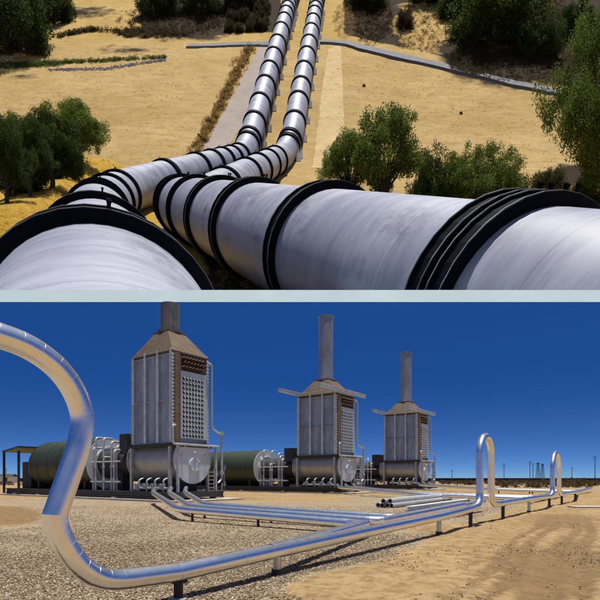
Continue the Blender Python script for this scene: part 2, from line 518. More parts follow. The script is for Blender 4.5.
def hz(X, Y):
    X = np.asarray(X, float); Y = np.asarray(Y, float)
    z = np.interp(Y, _ys, _zs)
    px = 300 + F * X / Y
    # knoll on the left
    yy = np.clip(Y, _rp[0, 1], _rp[-1, 1])
    xr = np.interp(yy, _rp[:, 1], _rp[:, 0]); zr = np.interp(yy, _rp[:, 1], _rp[:, 2])
    dx = X - xr
    hgt = np.clip(zr - np.interp(yy, _ys, _zs), 0, None)
    sig_r = .16 * yy ** .8 * .75; sig_l = .9
    g = np.exp(-np.where(dx > 0, (dx / sig_r) ** 2, (dx / sig_l) ** 2))
    ff = sstep(2.3, 3.0, Y) * (1 - sstep(9.5, 10.2, Y))
    z = z + hgt * g * ff
    # a low grassy hump behind the near right pipe
    hx, hy = (352 - 300) / F * 4.6, 4.6
    z = z + .16 * np.exp(-((X - hx) / .28) ** 2 - ((Y - hy) / .5) ** 2)
    # relief away from the pipe corridor
    cx = -1.25 + (Y - 11.4) * .105
    cor = sstep(.7, 2.6, np.abs(X - cx - .4)) * sstep(11, 15, Y)
    z = z + cor * (.20 * fbm(X * .35 + 3, Y * .30, 2, 5) + .16 * sstep(16.5, 19, Y) * fbm(X * .8, Y * .6, 4, 9))
    z = z + .020 * np.sqrt(Y) * fbm(X * 1.9, Y * 1.9, 4, 21) * sstep(2.8, 4.5, Y) * .6
    # gullies beside the road, upper right
    gx = (372 - 300) / F * Y
    z = z - .30 * np.exp(-((X - gx) / .55) ** 2) * sstep(17, 19, Y)
    return z


def hit(px, py):
    """where the line of sight through (px, py) first meets the slope"""
    Y = np.linspace(2.8, 27, 1600)
    X = (px - 300) / F * Y
    d = hz(X, Y) - (HOR - py) / F * Y
    i = int(np.argmax(d >= 0)) if (d >= 0).any() else len(Y) - 1
    if i > 0:
        t = -d[i - 1] / (d[i] - d[i - 1] + 1e-12); y = Y[i - 1] + (Y[i] - Y[i - 1]) * min(max(t, 0), 1)
    else:
        y = Y[0]
    return y


def HP(px, py, lift=0.0):
    y = hit(px, py); x = (px - 300) / F * y
    return Vector((x * U, y * U, (float(hz(x, y)) + lift) * U))


DECK_ROW = 296.0
CUTZ = ((0, 0, H), Vector((0, -(HOR - DECK_ROW) / F, 1)).normalized())
CUTY = ((0, .566 * U, 0), Vector((0, 1, 0)))

ny, nx = 430, 470
gy = 2.75 * (27.5 / 2.75) ** np.linspace(0, 1, ny)
gs = np.linspace(-.86, .86, nx)
GY, GS = np.meshgrid(gy, gs, indexing='ij')
GX = GY * GS
GZ = hz(GX, GY)
floor = (HOR - 297) / F * GY
GZ = np.maximum(GZ, floor + .002 * GY)
PXs = 300 + F * GS; PYs = HOR - F * GZ / GY
# where the grass is yellow (knoll, humps by the near pipes) and where brown earth and painted-in shade darken it
yel = np.clip((1 - sstep(9.6, 10.4, GY)) * (1 - sstep(-1.55, -1.05, GX - .0 * GY)) + (1 - sstep(5.0, 6.0, GY)), 0, 1)
yel = np.maximum(yel, .8 * np.exp(-((GX - .48) / .5) ** 2 - ((GY - 4.6) / .7) ** 2))
yel = np.maximum(yel, .30 * sstep(16.5, 18.5, GY))


def blob(cx, cy, rx, ry):
    return np.exp(-(((PXs - cx) / rx) ** 2 + ((PYs - cy) / ry) ** 2))


soil_shade = .95 * blob(200, 18, 70, 24) + .75 * blob(373, 12, 20, 36) + 1.0 * blob(520, 55, 85, 34) + .8 * blob(480, 20, 40, 40) \
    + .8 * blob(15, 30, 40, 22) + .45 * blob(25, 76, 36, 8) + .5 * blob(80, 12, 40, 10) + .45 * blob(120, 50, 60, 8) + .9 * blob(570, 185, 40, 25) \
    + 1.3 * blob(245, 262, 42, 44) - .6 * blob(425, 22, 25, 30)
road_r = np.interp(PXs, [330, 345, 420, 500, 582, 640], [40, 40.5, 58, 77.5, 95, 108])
bank = sstep(1, 5, road_r - 3 - PYs) * sstep(338, 350, PXs)  # shade of the upper right slope, painted as a dark bank
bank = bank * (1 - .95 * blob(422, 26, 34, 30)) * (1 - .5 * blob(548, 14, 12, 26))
bank_l = .95 * sstep(128, 150, PXs) * (1 - sstep(278, 284, PXs)) * (1 - sstep(28, 38, PYs))  # same painted shade on the upper left slope
soil_shade = np.clip(np.maximum(np.maximum(soil_shade * 1.1, bank), bank_l), 0, 1)
hill = grid_mesh('hills', np.stack([GX, GY, GZ], -1) * U, M['hill'], {'yellow': yel, 'soil_shade': soil_shade})
tag(hill, kind='structure')
# body of the hill under its surface: sides, back and a sloping underside
bm = bmesh.new(); bm.from_mesh(hill.data); bm.verts.ensure_lookup_table()
VL = list(bm.verts)
def vv(i, j): return VL[i * nx + j]
under = {}
border = [(0, j) for j in range(nx)] + [(i, nx - 1) for i in range(1, ny)] + [(ny - 1, j) for j in range(nx - 2, -1, -1)] + [(i, 0) for i in range(ny - 2, 0, -1)]
for (i, j) in border:
    y = gy[i]; row = 298.5 - 10 * (y - gy[0]) / (gy[-1] - gy[0])
    under[(i, j)] = bm.verts.new((GX[i, j] * U, y * U, min((HOR - row) / F * y, GZ[i, j] - .001) * U + 0))
nb = len(border)
for k in range(nb):
    a, b = border[k], border[(k + 1) % nb]
    f = bm.faces.new((vv(*a), under[a], under[b], vv(*b)))
f = bm.faces.new([under[b] for b in border]); f.smooth = False
bmesh.ops.recalc_face_normals(bm, faces=bm.faces)
bm.to_mesh(hill.data); bm.free()

# the pale divider band below the hillside, front leaned back to catch sun
mb = MB()
yA, yB = .545 * U, 3.3 * U
for sgn in (1,):
    v = []
    for (y, r0, r1) in ((yA, 302.0, 290.0), (yB, 300.5, 294.5)):
        for r_ in (r0, r1):
            for x in (-1.0, 1.0):
                y2 = y + (.020 * U if (r_ == 290.0) else 0)
                v.append((x * y, y2, H + (HOR - r_) / F * y2))
    mb.add(v, [(0, 1, 3, 2), (4, 6, 7, 5), (0, 4, 5, 1), (2, 3, 7, 6), (0, 2, 6, 4), (1, 5, 7, 3)])
divider = mb.build('divider', M['divider'])
tag(divider, 'long pale blue grey ledge running straight across below the pipelines, above the blue sky', 'divider')

mb = MB()  # unseen dark sheet added to cut bounced light on the pipes
yA2, yB2 = .60 * U, 3.25 * U
v = []
for (y, r_) in ((yA2, 291.2), (yB2, 294.2)):
    for x in (-.99, .99):
        v.append((x * y, y, H + (HOR - r_) / F * y))
mb.add(v, [(0, 1, 3, 2)])
tag(mb.build('ground', M['bounce_cut']), kind='structure')


# ----------------------------------------------------------------- the two pipelines
DP = .524


def wp(px, row, w):
    Y = 262.0 / w
    return Vector(((px - 300) / F * Y * U, Y * U, (HOR - row) / F * Y * U))


def densify(pts, step):
    out = [pts[0]]
    for a, b in zip(pts[:-1], pts[1:]):
        n = max(1, int((b - a).length / step))
        out += [a + (b - a) * (k / n) for k in range(1, n + 1)]
    return out


def proj(p):
    return 300 + F * p.x / p.y, HOR - F * (p.z - H) / p.y


def make_pipeline(name, label, ctrl, trims, rings, near, far_rows, foot_side):
    pts = round_path([wp(*c) for c in ctrl], [t * U for t in trims], 14)
    root = empty(name, pts[len(pts) // 2] - Vector((0, 0, DP * .6 * U)))
    tag(root, label, 'pipeline')
    rad = DP / 2 * U
    mb = MB(); mb.tube(densify(pts, .5 * U), rad, 48, cap=False)
    mb.build('pipe', M['pipe'], root, cut=[CUTZ, CUTY])
    dn = densify(pts, .02 * U)

    def at(test):
        i = min(range(2, len(dn) - 2), key=lambda k: test(dn[k]))
        return dn[i], (dn[i + 2] - dn[i - 2]).normalized()

    todo = [(at(lambda p, w=w: abs(262 * U / p.y - w)), k) for w, k in rings] + \
           [(at(lambda p, r_=r_: abs(proj(p)[1] - r_) + (1e3 if p.y < 11.0 * U else 0)), 'far') for r_ in far_rows]
    for (c, t), kind in todo:
        mb = MB(); lp = MB()
        wd = {'near': .085, 'mid': .085, 'far': .10, 'twin': .058}[kind] * U
        ro = rad * (1.115 if kind in ('near', 'twin') else 1.11)
        n = 36
        twin = kind == 'twin'
        if twin: kind = 'near'
        prof = [(-wd / 2, rad * .99), (-wd / 2, ro), (-wd * .36, ro), (-wd * .36, ro * .975), (wd * .36, ro * .975), (wd * .36, ro), (wd / 2, ro), (wd / 2, rad * .99)]
        mb.lathe(c, t, prof, n, smooth=(kind != 'near'))
        up = Vector((0, 0, 1)); up = (up - t * up.dot(t)).normalized(); sd = t.cross(up)
        if kind in ('near', 'mid'):     # stiffener plates on both faces of the ring and lifting lugs
            for s_ in (-1, 1):
                b0 = c + up * ro * .995 + t * s_ * wd * .3
                mb.bar(b0, b0 + up * rad * .055, rad * .030, rad * .03)
                mb.bar(b0 + up * rad * .055, b0 + up * rad * .075, rad * .045, rad * .04)
        o = mb.build('ring_girder', M['ring'], root, cut=[CUTZ, CUTY])
        if kind == 'near':
            for s_ in (-1, 1):
                lp.lathe(c + t * s_ * wd * .43, t, [(-wd * .012, ro * 1.0), (-wd * .012, ro * 1.004), (wd * .012, ro * 1.004), (wd * .012, ro * 1.0)], n, False)
            lp.build('edge_strip', M['ring_lip'], o, cut=None) if False else None
            e = MB()
            for s_ in (-1, 1):
                e.lathe(c + t * s_ * wd * .43, t, [(-wd * .02, ro * 1.0), (-wd * .02, ro * 1.006), (wd * .02, ro * 1.006), (wd * .02, ro * 1.0)], n, False)
            eo = e.build('edge_strip', M['ring_lip'], root, cut=[CUTZ, CUTY])
            eo.parent = o; eo.matrix_parent_inverse.identity()
        if kind == 'far':
            fb = MB()
            for s_ in foot_side:
                q = c + sd * s_ * rad * 1.0
                gz = float(hz(q.x / U, q.y / U)) * U
                ht = max(q.z - rad * .35 - gz, .02 * U)
                fb.box(q.x - .055 * U, q.x + .055 * U, q.y - .06 * U, q.y + .06 * U, gz - .05 * U, gz + min(ht, .12 * U))
                fb.bar(Vector((q.x, q.y, gz + .05 * U)), q - up * rad * .05 - sd * s_ * .03 * U, .05 * U, .05 * U)
            fb.build('footing', M['footing'], root)
    # concrete saddles under the near part
    return root


L_CTRL = [(150, 1190, 900), (126, 612, 480), (107, 333, 208), (102, 259, 107), (99, 209, 50), (122, 192, 39), (243, 157.5, 23.6), (251, 136, 22), (291, -2, 12.8), (296, -22, 12)]
R_CTRL = [(700, 383, 290), (187, 208, 54), (178, 205, 49), (198, 203, 42), (284, 156, 22.4), (292, 137, 21.6), (317.5, -2, 12.8), (321, -22, 12)]
pl_left = make_pipeline('pipeline', 'pale steel pipeline coming straight up from the bottom left of the hillside, then climbing it', L_CTRL,
                        [0, .1, .3, .4, .9, .6, .7, .4, .5, 0],
                        [(208, 'near'), (107, 'near'), (60, 'mid'), (52, 'mid'), (45, 'mid'), (41, 'mid'), (33.5, 'mid'), (29.5, 'mid'), (27.6, 'mid'), (26.2, 'mid'), (25.1, 'mid'), (24.2, 'mid')],
                        None, [145, 140, 124, 105, 87, 72, 58, 45, 32, 22, 15, 10, 5, 0], (1,))
pl_right = make_pipeline('pipeline', 'pale steel pipeline crossing in from the right edge, bending left and up the hillside', R_CTRL,
                         [0, .5, .4, .8, .7, .5, .5, 0],
                         [(207, 'twin'), (197.5, 'twin'), (119, 'near'), (86, 'near'), (71, 'near'), (60, 'mid'), (53, 'mid'), (49, 'mid'), (36, 'mid'), (31, 'mid'), (28.4, 'mid'), (26.2, 'mid'), (24.5, 'mid')],
                         None, [146, 141, 123, 103, 88, 72, 57, 45, 33, 23, 15, 10, 5, 0], (1,))


# ----------------------------------------------------------------- tracks and road on the slope
def drape(name, A, B, material, lift=.012, cols=4, step=2):
    """strip between two pixel polylines laid on the slope"""
    na = []
    n = 40
    def along(L, t):
        d = [0]
        for p, q in zip(L[:-1], L[1:]): d.append(d[-1] + math.hypot(q[0] - p[0], q[1] - p[1]))
        s_ = t * d[-1]
        for k in range(len(L) - 1):
            if s_ <= d[k + 1] + 1e-9:
                f_ = (s_ - d[k]) / (d[k + 1] - d[k]); return (L[k][0] + (L[k + 1][0] - L[k][0]) * f_, L[k][1] + (L[k + 1][1] - L[k][1]) * f_)
        return L[-1]
    g = np.zeros((n + 1, cols + 1, 3))
    for i in range(n + 1):
        a, b = along(A, i / n), along(B, i / n)
        k_ = 1.6 * (a[1] / 120) * (random.random() - .5); a = (a[0] + k_, a[1]); b = (b[0] + 1.6 * (b[1] / 120) * (random.random() - .5), b[1])
        pa, pb = HP(*a), HP(*b)
        for j in range(cols + 1):
            x = pa.x + (pb.x - pa.x) * j / cols; y = pa.y + (pb.y - pa.y) * j / cols
            jit = 1 + .0
            g[i, j] = (x, y, float(hz(x / U, y / U)) * U + lift * U)
    return grid_mesh(name, g, material)


tag(drape('path', [(190, 170), (217, 125), (262, 42)], [(216, 163), (244, 125), (276, 42)], M['track']), kind='structure')
tag(drape('dirt_track', [(313, 168), (322, 90), (329, 46)], [(345, 168), (343, 90), (341, 46)], M['dirt_track'], .006, 6), kind='structure')
tag(drape('road', [(188, 44.5), (235, 42.5), (285, 41)], [(188, 47), (235, 45.5), (285, 44)], M['road'], .02), kind='structure')
tag(drape('road', [(318, 40), (345, 40.5), (420, 58), (500, 77.5), (582, 95)], [(318, 44), (345, 45), (420, 63), (500, 82.5), (582, 99)], M['road'], .02), kind='structure')
tag(drape('ditch', [(55, 87), (105, 78), (170, 60)], [(55, 93), (105, 84), (170, 63)], M['rockgrey'], .01), kind='structure') if False else None


def slope_wall(name, pix, hgt, thick, material, label):
    pts = [HP(*p) for p in pix]
    pts = densify(pts, .35 * U)
    mb = MB()
    for a, b in zip(pts[:-1], pts[1:]):
        za = float(hz(a.x / U, a.y / U)) * U; zb = float(hz(b.x / U, b.y / U)) * U
        v = [(a.x, a.y, za - .1 * U), (b.x, b.y, zb - .1 * U), (b.x, b.y + thick * U, zb - .1 * U), (a.x, a.y + thick * U, za - .1 * U),
             (a.x, a.y, za + hgt * U), (b.x, b.y, zb + hgt * U), (b.x, b.y + thick * U, zb + hgt * U), (a.x, a.y + thick * U, za + hgt * U)]
        mb.add(v, [(0, 1, 5, 4), (2, 3, 7, 6), (4, 5, 6, 7), (1, 2, 6, 5), (3, 0, 4, 7)])
    o = mb.build(name, material)
    return tag(o, label, 'wall')


slope_wall('retaining_wall', [(186, 48.5), (235, 47), (284, 45.5)], .085, .05, M['wallgrey'], 'grey concrete wall along the short road left of the climbing pipelines')
slope_wall('retaining_wall', [(320, 44.5), (345, 46.5), (420, 65), (500, 84.5), (584, 101.5)], .11, .05, M['wallgrey'], 'long dark grey wall slanting down to the right along the hillside road')


# ----------------------------------------------------------------- vegetation
def leaf_cloud(rng, centers, radii, per, leaf, flat=.8):
    """per quads around every centre"""
    c = np.repeat(np.asarray(centers), per, axis=0); r_ = np.repeat(np.asarray(radii), per)
    n = len(c)
    d = rng.normal(size=(n, 3)); d /= np.linalg.norm(d, axis=1)[:, None]
    p = c + d * (r_ * rng.random(n) ** .45)[:, None] * np.array([1, 1, flat])
    a = rng.normal(size=(n, 3)); a /= np.linalg.norm(a, axis=1)[:, None]
    b = rng.normal(size=(n, 3)); b -= a * (a * b).sum(1)[:, None]; b /= np.linalg.norm(b, axis=1)[:, None]
    s_ = leaf * (.55 + .9 * rng.random(n))[:, None]
    a = a * s_; b = b * s_ * .6
    return np.stack([p - a, p - b * .9, p + a, p + b], axis=1)


def tree_proto(name, seed, kind):
    rng = np.random.default_rng(seed); rnd = random.Random(seed)
    root = empty(name)
    tr = MB(); cl = []; rad = []
    if kind.startswith('oak'):
        cz, rx, rz, h0 = .60, .46, .36, .2
        tr.tube(round_path([(0, 0, -.05), (.015, .01, .14), (-.02, .0, h0), (.03, .02, .5)], .06, 3), .045, 9, r2=.018)
        lobes = []
        for k in range(17):
            an = k * 2.4 + rnd.random(); rr = rx * (.22 + .75 * rnd.random() ** .6)
            z = cz + rz * (rnd.random() * 1.55 - .75) * math.sqrt(max(.05, 1 - .85 * (rr / rx) ** 2))
            lobes.append((math.cos(an) * rr, math.sin(an) * rr, z, .12 + .09 * rnd.random()))
        lobes += [(0, 0, cz + rz * .72, .17), (.16, .08, cz + rz * .62, .16), (-.14, .12, cz + rz * .6, .16), (.0, -.17, cz + rz * .6, .16)]
        for (x, y, z, r_) in lobes:
            tr.tube(round_path([(0, 0, h0 * .8 + .06 * rnd.random()), (x * .5, y * .5, z * .62 + .04), (x * .9, y * .9, z)], .06, 3), .014, 6, r2=.003)
            for q in range(15):
                d = rng.normal(size=3); d /= np.linalg.norm(d)
                rr = r_ * rng.random() ** .35
                cl.append((x + d[0] * rr, y + d[1] * rr, z + d[2] * rr * .8)); rad.append(.055 + .05 * rng.random())
        V = leaf_cloud(rng, cl, rad, 300, .0066, .8) if kind == 'oakbig' else leaf_cloud(rng, cl, rad, 125, .0105, .8)
    else:
        tr.tube([(0, 0, -.05), (.02, 0, .3), (-.02, .02, .6)], .03, 7, r2=.012)
        lobes = []
        for k in range(16):
            an = k * 2.4 + rnd.random(); rr = .42 * rnd.random() ** .5
            lobes.append((math.cos(an) * rr, math.sin(an) * rr, (.12 + .60 * rnd.random() ** .7 * math.sqrt(max(.05, 1 - (rr / .46) ** 2))), .16 + .08 * rnd.random()))
        for k in range(7):
            an = k * .9 + rnd.random() * .4; rr = .26 + .14 * rnd.random()
            lobes.append((math.cos(an) * rr, math.sin(an) * rr, .06 + .08 * rnd.random(), .15))
        for (x, y, z, r_) in lobes:
            tr.tube([(0, 0, .05), (x * .6, y * .6, z * .7), (x * .8, y * .8, z * .85)], .006, 5, r2=.002)
            for q in range(14):
                d = rng.normal(size=3); d /= np.linalg.norm(d); rr = r_ * rng.random() ** .35
                cl.append((x + d[0] * rr, y + d[1] * rr, max(.03, z + d[2] * rr))); rad.append(.065 + .05 * rng.random())
        V = leaf_cloud(rng, cl, rad, 125, .0115, .85)
    zx = np.percentile(V[..., 2], 99.7); wx = np.percentile(np.abs(V[..., :2]), 99.2)
    V = V * np.array([.525 / wx, .525 / wx, 1.0 / zx])
    trunk = tr.build('trunk', M['bark'], root, local=True)
    crown = quads_mesh('crown', V, M['oak'], root)
    return root


def sub_tree(proto, material):
    """a copy of a tree kind with another leaf colour"""
    c = copy_tree(proto)
    for ch in [x for x in bpy.data.objects if x.parent == c]:
        if ch.name.startswith('crown'):
            ch.data = ch.data.copy(); ch.data.materials[0] = material
    return c


TP = {}
for i in range(3):
    TP['oak%d' % i] = tree_proto('oak_tree', 100 + i, 'oak')
TP['oakbig'] = tree_proto('oak_tree', 101, 'oakbig')
for i in range(2):
    TP['bush%d' % i] = tree_proto('bush', 200 + i, 'bush')
USED = set()
VAR = {}


def plant(kind, matname, px, py, top, wpx, label, cat, group=None, name=None, depth=None, rz=None):
    key = (kind, matname)
    if key not in VAR:
        if matname == 'oak' :
            VAR[key] = TP[kind]; USED.add(kind)
        else:
            VAR[key] = sub_tree(TP[kind], M[matname])
        o = VAR[key]
    else:
        o = copy_tree(VAR[key])
    if depth is None:
        p = HP(px, py)
    else:
        x = (px - 300) / F * depth; p = Vector((x * U, depth * U, float(hz(x, depth)) * U))
    h = (py - top) / F * p.y / .98
    if depth is not None: h = (HOR - top) / F * p.y - p.z
    w = wpx / F * p.y
    o.location = p; o.scale = (w / 1.05, w / 1.05, h); o.rotation_euler = (0, 0, random.random() * 6.28 if rz is None else rz)
    tag(o, label, cat, group)
    if name: o.name = name
    return o


G1 = 'oaks along the yellow ridge'
plant('oak0', 'oak', 76, 168, 108, 62, 'broad dark oak at the top end of the yellow ridge, its branches reaching right', 'tree', G1, 'oak_tree')
plant('oak1', 'oakdark', 52, 190, 117, 60, 'dark oak second down the yellow ridge, below the broad topmost oak', 'tree', G1, 'oak_tree')
plant('oak1', 'oakdark', 30, 196, 122, 50, 'dark oak third down the yellow ridge, between two other dark oaks', 'tree', G1, 'oak_tree')
plant('oak0', 'oakdark', 7, 203, 124, 50, 'dark oak lowest on the yellow ridge, cut by the left edge of the photo', 'tree', G1, 'oak_tree')
plant('oak1', 'oak', 14, 196, 118, 46, 'olive green oak crown showing above and behind the lowest ridge oaks', 'tree', G1, 'oak_tree')
plant('bush0', 'oakdark', 62, 178, 130, 38, 'bushy dark understory tree under the broad topmost oak of the ridge', 'tree', G1, 'oak_tree')
plant('bush1', 'oakdark', 19, 194, 138, 46, 'bushy dark understory tree between the two lowest oaks of the ridge', 'tree', G1, 'oak_tree')
plant('oak1', 'oak', 384, 196, 110, 72, 'tallest green oak behind the near pipeline, clear of the bushes', 'tree', 'trees behind the near right pipeline', 'oak_tree', depth=7.0)
plant('oak0', 'oak', 349, 196, 137, 58, 'smaller spreading oak just left of the tallest green oak behind the pipeline', 'tree', 'trees behind the near right pipeline', 'oak_tree', depth=7.4)
plant('bush0', 'oakdark', 428, 196, 146, 46, 'rounded dark bush immediately right of the tallest oak behind the pipeline', 'bush', 'bushes behind the near right pipeline', 'bush', depth=7.2)
plant('bush1', 'oak', 468, 196, 149, 56, 'wide green bush in the middle of the bushes behind the near pipeline', 'bush', 'bushes behind the near right pipeline', 'bush', depth=7.2)
plant('bush0', 'oak', 503, 198, 150, 54, 'green bush right of the wide middle bush, behind the double pipe ring', 'bush', 'bushes behind the near right pipeline', 'bush', depth=7.3)
plant('bush1', 'olive', 545, 198, 170, 46, 'low olive bush behind the pipeline, right of the green bushes', 'bush', 'bushes behind the near right pipeline', 'bush', depth=6.2)
plant('bush0', 'olive', 585, 200, 176, 40, 'low olive bush under the big overhanging oak on the right', 'bush', 'bushes behind the near right pipeline', 'bush', depth=6.0)
plant('oakbig', 'oak', 610, 205, 6, 112, 'big overhanging oak at the right edge, in front of the slanting road', 'tree', None, 'oak_tree', depth=5.4, rz=.6)
# far slope
G2 = 'dark trees on the upper slope'
plant('bush0', 'oakdark', 10, 56, -34, 80, 'huge dark green tree in the top left corner of the hillside', 'tree', G2, 'evergreen_tree')
plant('bush1', 'oakdark', 54, 24, -26, 44, 'dark tree right behind the huge tree in the top left corner', 'tree', G2, 'evergreen_tree')
plant('bush1', 'oakdark', 160, 16, -22, 44, 'dark tree on the upper slope, leftmost of the pair above the shaded hollow', 'tree', G2, 'evergreen_tree')
plant('bush0', 'oakdark', 202, 14, -24, 44, 'dark tree on the upper slope, right one of the pair above the shaded hollow', 'tree', G2, 'evergreen_tree')
plant('bush0', 'oakdark', 490, 46, -8, 98, 'widest dark green tree on the shaded slope above the slanting road', 'tree', G2, 'evergreen_tree')
plant('bush1', 'oakdark', 456, 20, -20, 40, 'dark tree just up and left of the widest tree above the road', 'tree', G2, 'evergreen_tree')
plant('bush1', 'oakdark', 577, 40, 4, 32, 'small dark tree between the widest tree and the big oak at the right edge', 'tree', G2, 'evergreen_tree')
plant('bush0', 'oakdark', 366, 10, -26, 44, 'dark tree at the top edge in the shaded gully right of the pipelines', 'tree', G2, 'evergreen_tree')
plant('bush0', 'oakdark', 540, 58, 16, 44, 'dark tree on the shaded bank, just right of and lower than the widest tree', 'tree', G2, 'evergreen_tree')
plant('bush1', 'oakdark', 240, 8, -26, 40, 'dark tree at the top edge directly above the brown shrub cluster', 'tree', G2, 'evergreen_tree')
plant('bush1', 'oakdark', 428, 4, -30, 40, 'dark tree at the top edge above the sunny spur', 'tree', G2, 'evergreen_tree')
plant('bush1', 'scrubdark', 405, 30, 10, 18, 'small dark shrub alone on the sunny spur right of the gully', 'shrub', None, 'shrub')
G3 = 'brown shrubs left of the top of the pipelines'
rnd = random.Random(5)
for k in range(22):
    x = 229 + (k % 5) * 9 + rnd.uniform(-3, 3); y = 31 - (k // 5) * 7.2 + rnd.uniform(-2, 2)
    plant('bush%d' % (k % 2), 'scrub' if k % 3 else 'scrubdark', x, y, y - rnd.uniform(9, 13), rnd.uniform(9, 13),
          'rounded brown shrub in the cluster left of the top of the pipelines', 'shrub', G3, 'shrub')
plant('bush0', 'scrubdark', 364, 86.5, 84, 3.4, 'tiny dark bush on the open slope, higher of the two below the wall', 'shrub', None, 'shrub')
plant('bush1', 'scrubdark', 461, 114, 111.5, 3, 'tiny dark bush on the open slope, lower of the two below the wall', 'shrub', None, 'shrub')
for k, nme in list(TP.items()):
    pass
for key, o in TP.items():            # tree kinds that were only patterns
    if (key, 'oak') not in VAR:
        for ch in [x for x in bpy.data.objects if x.parent == o]:
            bpy.data.objects.remove(ch)
        bpy.data.objects.remove(o)


def patch(name, polyfn, n, size, material, label=None, leaf=1.0, per=26, tall=.5, seed=3):
    """brush or grass spread over the slope: polyfn gives a random pixel"""
    rng = np.random.default_rng(seed); rn = random.Random(seed)
    cs = []; rs = []
    for k in range(n):
        px, py = polyfn(rn)
        p = HP(px, py); s_ = size * (.6 + .8 * rn.random()) / F * p.y
        cs.append((p.x, p.y, p.z + s_ * tall)); rs.append(s_)
    V = np.concatenate([leaf_cloud(rng, [c], [r_], int(per * 1.8), r_ * .20 * leaf, .8) for c, r_ in zip(cs, rs)])
    o = quads_mesh(name, V, material)
    return tag(o, kind='stuff')


def inblob(cx, cy, rx, ry):
    def f_(rn):
        while True:
            a, b = rn.uniform(-1, 1), rn.uniform(-1, 1)
            if a * a + b * b < 1: return cx + a * rx, cy + b * ry
    return f_


def multi(*fs):
    return lambda rn: rn.choice(fs)(rn)


def alongl(A, B, wob=0):
    def f_(rn):
        t = rn.random()
        return A[0] + (B[0] - A[0]) * t + rn.gauss(0, wob), A[1] + (B[1] - A[1]) * t + rn.gauss(0, wob * .5)
    return f_


patch('undergrowth', multi(inblob(175, 24, 46, 13), inblob(148, 34, 32, 5), inblob(372, 16, 19, 28), inblob(366, 4, 22, 14)), 1300, 2.3, M['scrubdark'], per=22, seed=31)  # brush added to darken the slope where its shade lies
patch('undergrowth', multi(inblob(520, 60, 68, 22), inblob(555, 45, 40, 34), inblob(474, 62, 26, 14), inblob(520, 20, 60, 30)), 2300, 2.0, M['scrubdark'], per=20, seed=39)  # dense brush put in to stand for the shade on the bank
patch('brush', multi(inblob(520, 55, 72, 30), inblob(372, 18, 22, 30), inblob(170, 22, 55, 18), inblob(420, 28, 30, 26)), 1000, 1.7, M['scrub'], per=20, seed=40)  # lighter brown brush mixed into the same stand-in shade
patch('dry_grass', multi(inblob(422, 28, 26, 24), inblob(545, 20, 12, 20), inblob(345, 22, 12, 18)), 700, 1.8, M['strawbrown'], per=16, seed=41, leaf=.8)
def valley(rn):
    while True:
        px, py = rn.uniform(-10, 610), rn.uniform(48, 168)
        if 186 < px < 322 and py < 170: 
            if px > 205 and px < 320: continue
        if py > 44 + max(0, px - 330) * .21 + 6: return px, py
patch('dry_grass', valley, 500, .9, M['strawbrown'], per=6, tall=.2, leaf=1.4, seed=44)
patch('dry_grass', valley, 1500, 1.1, M['straw'], per=7, tall=.2, leaf=1.6, seed=45)
patch('brush', alongl((188, 166), (250, 48), 3.2), 330, 2.6, M['strawbrown'], per=30, seed=32)
patch('brush', alongl((188, 167), (250, 49), 2.4), 120, 2.4, M['scrubdark'], per=30, seed=33)
patch('undergrowth', multi(alongl((58, 37), (95, 30), 1.2), alongl((95, 31), (190, 36), 1.4)), 170, 2.6, M['scrubdark'], per=26, seed=34)
patch('grass', multi(alongl((0, 66.5), (60, 63), 2.2), alongl((0, 66.5), (60, 64), 2.2), alongl((60, 63), (165, 57.5), 1.5)), 900, 2.0, M['greengrass'], per=26, tall=.2, seed=35)
# dry grass on the knoll and along the near pipes
def knoll(rn):
    while True:
        px = rn.uniform(-5, 128); py = rn.uniform(158, 262)
        rowr = np.interp(px, [-40, 0, 40, 71, 90, 106, 122, 150], [232, 209, 195, 172, 158, 159, 168, 180])
        if py > rowr + 1.5: return px, py
patch('dry_grass', knoll, 1500, 2.6, M['straw'], per=18, tall=.25, leaf=.8, seed=36)
patch('dry_grass', multi(inblob(340, 196, 22, 7), inblob(415, 200, 60, 5), inblob(570, 196, 35, 8)), 200, 3.2, M['straw'], per=20, tall=.3, seed=37)
patch('dry_grass', multi(inblob(222, 282, 14, 10), inblob(236, 262, 10, 14), inblob(250, 284, 12, 6)), 60, 3.6, M['strawbrown'], per=24, tall=.3, seed=38)


def riprap(name, fn, n, size, seed):
    rn = random.Random(seed); mb = MB()
    for k in range(n):
        px, py = fn(rn); p = HP(px, py); s_ = size * rn.uniform(.5, 1.2) / F * p.y
        vs = []
        for q in range(8):
            sx, sy, sz = (q & 1) * 2 - 1, (q >> 1 & 1) * 2 - 1, (q >> 2) * 2 - 1
            vs.append(p + Vector((sx * rn.uniform(.5, 1), sy * rn.uniform(.5, 1), sz * rn.uniform(.4, .9))) * s_ * .6)
        mb.add(vs, [(0, 2, 3, 1), (4, 5, 7, 6), (0, 1, 5, 4), (2, 6, 7, 3), (0, 4, 6, 2), (1, 3, 7, 5)])
    return tag(mb.build(name, M['rockgrey']), kind='stuff')


riprap('rubble', multi(alongl((2, 59), (44, 48), 2.2), alongl((50, 70), (110, 69), 1.0), alongl((105, 69), (165, 60), 1.2)), 900, 1.5, 4)

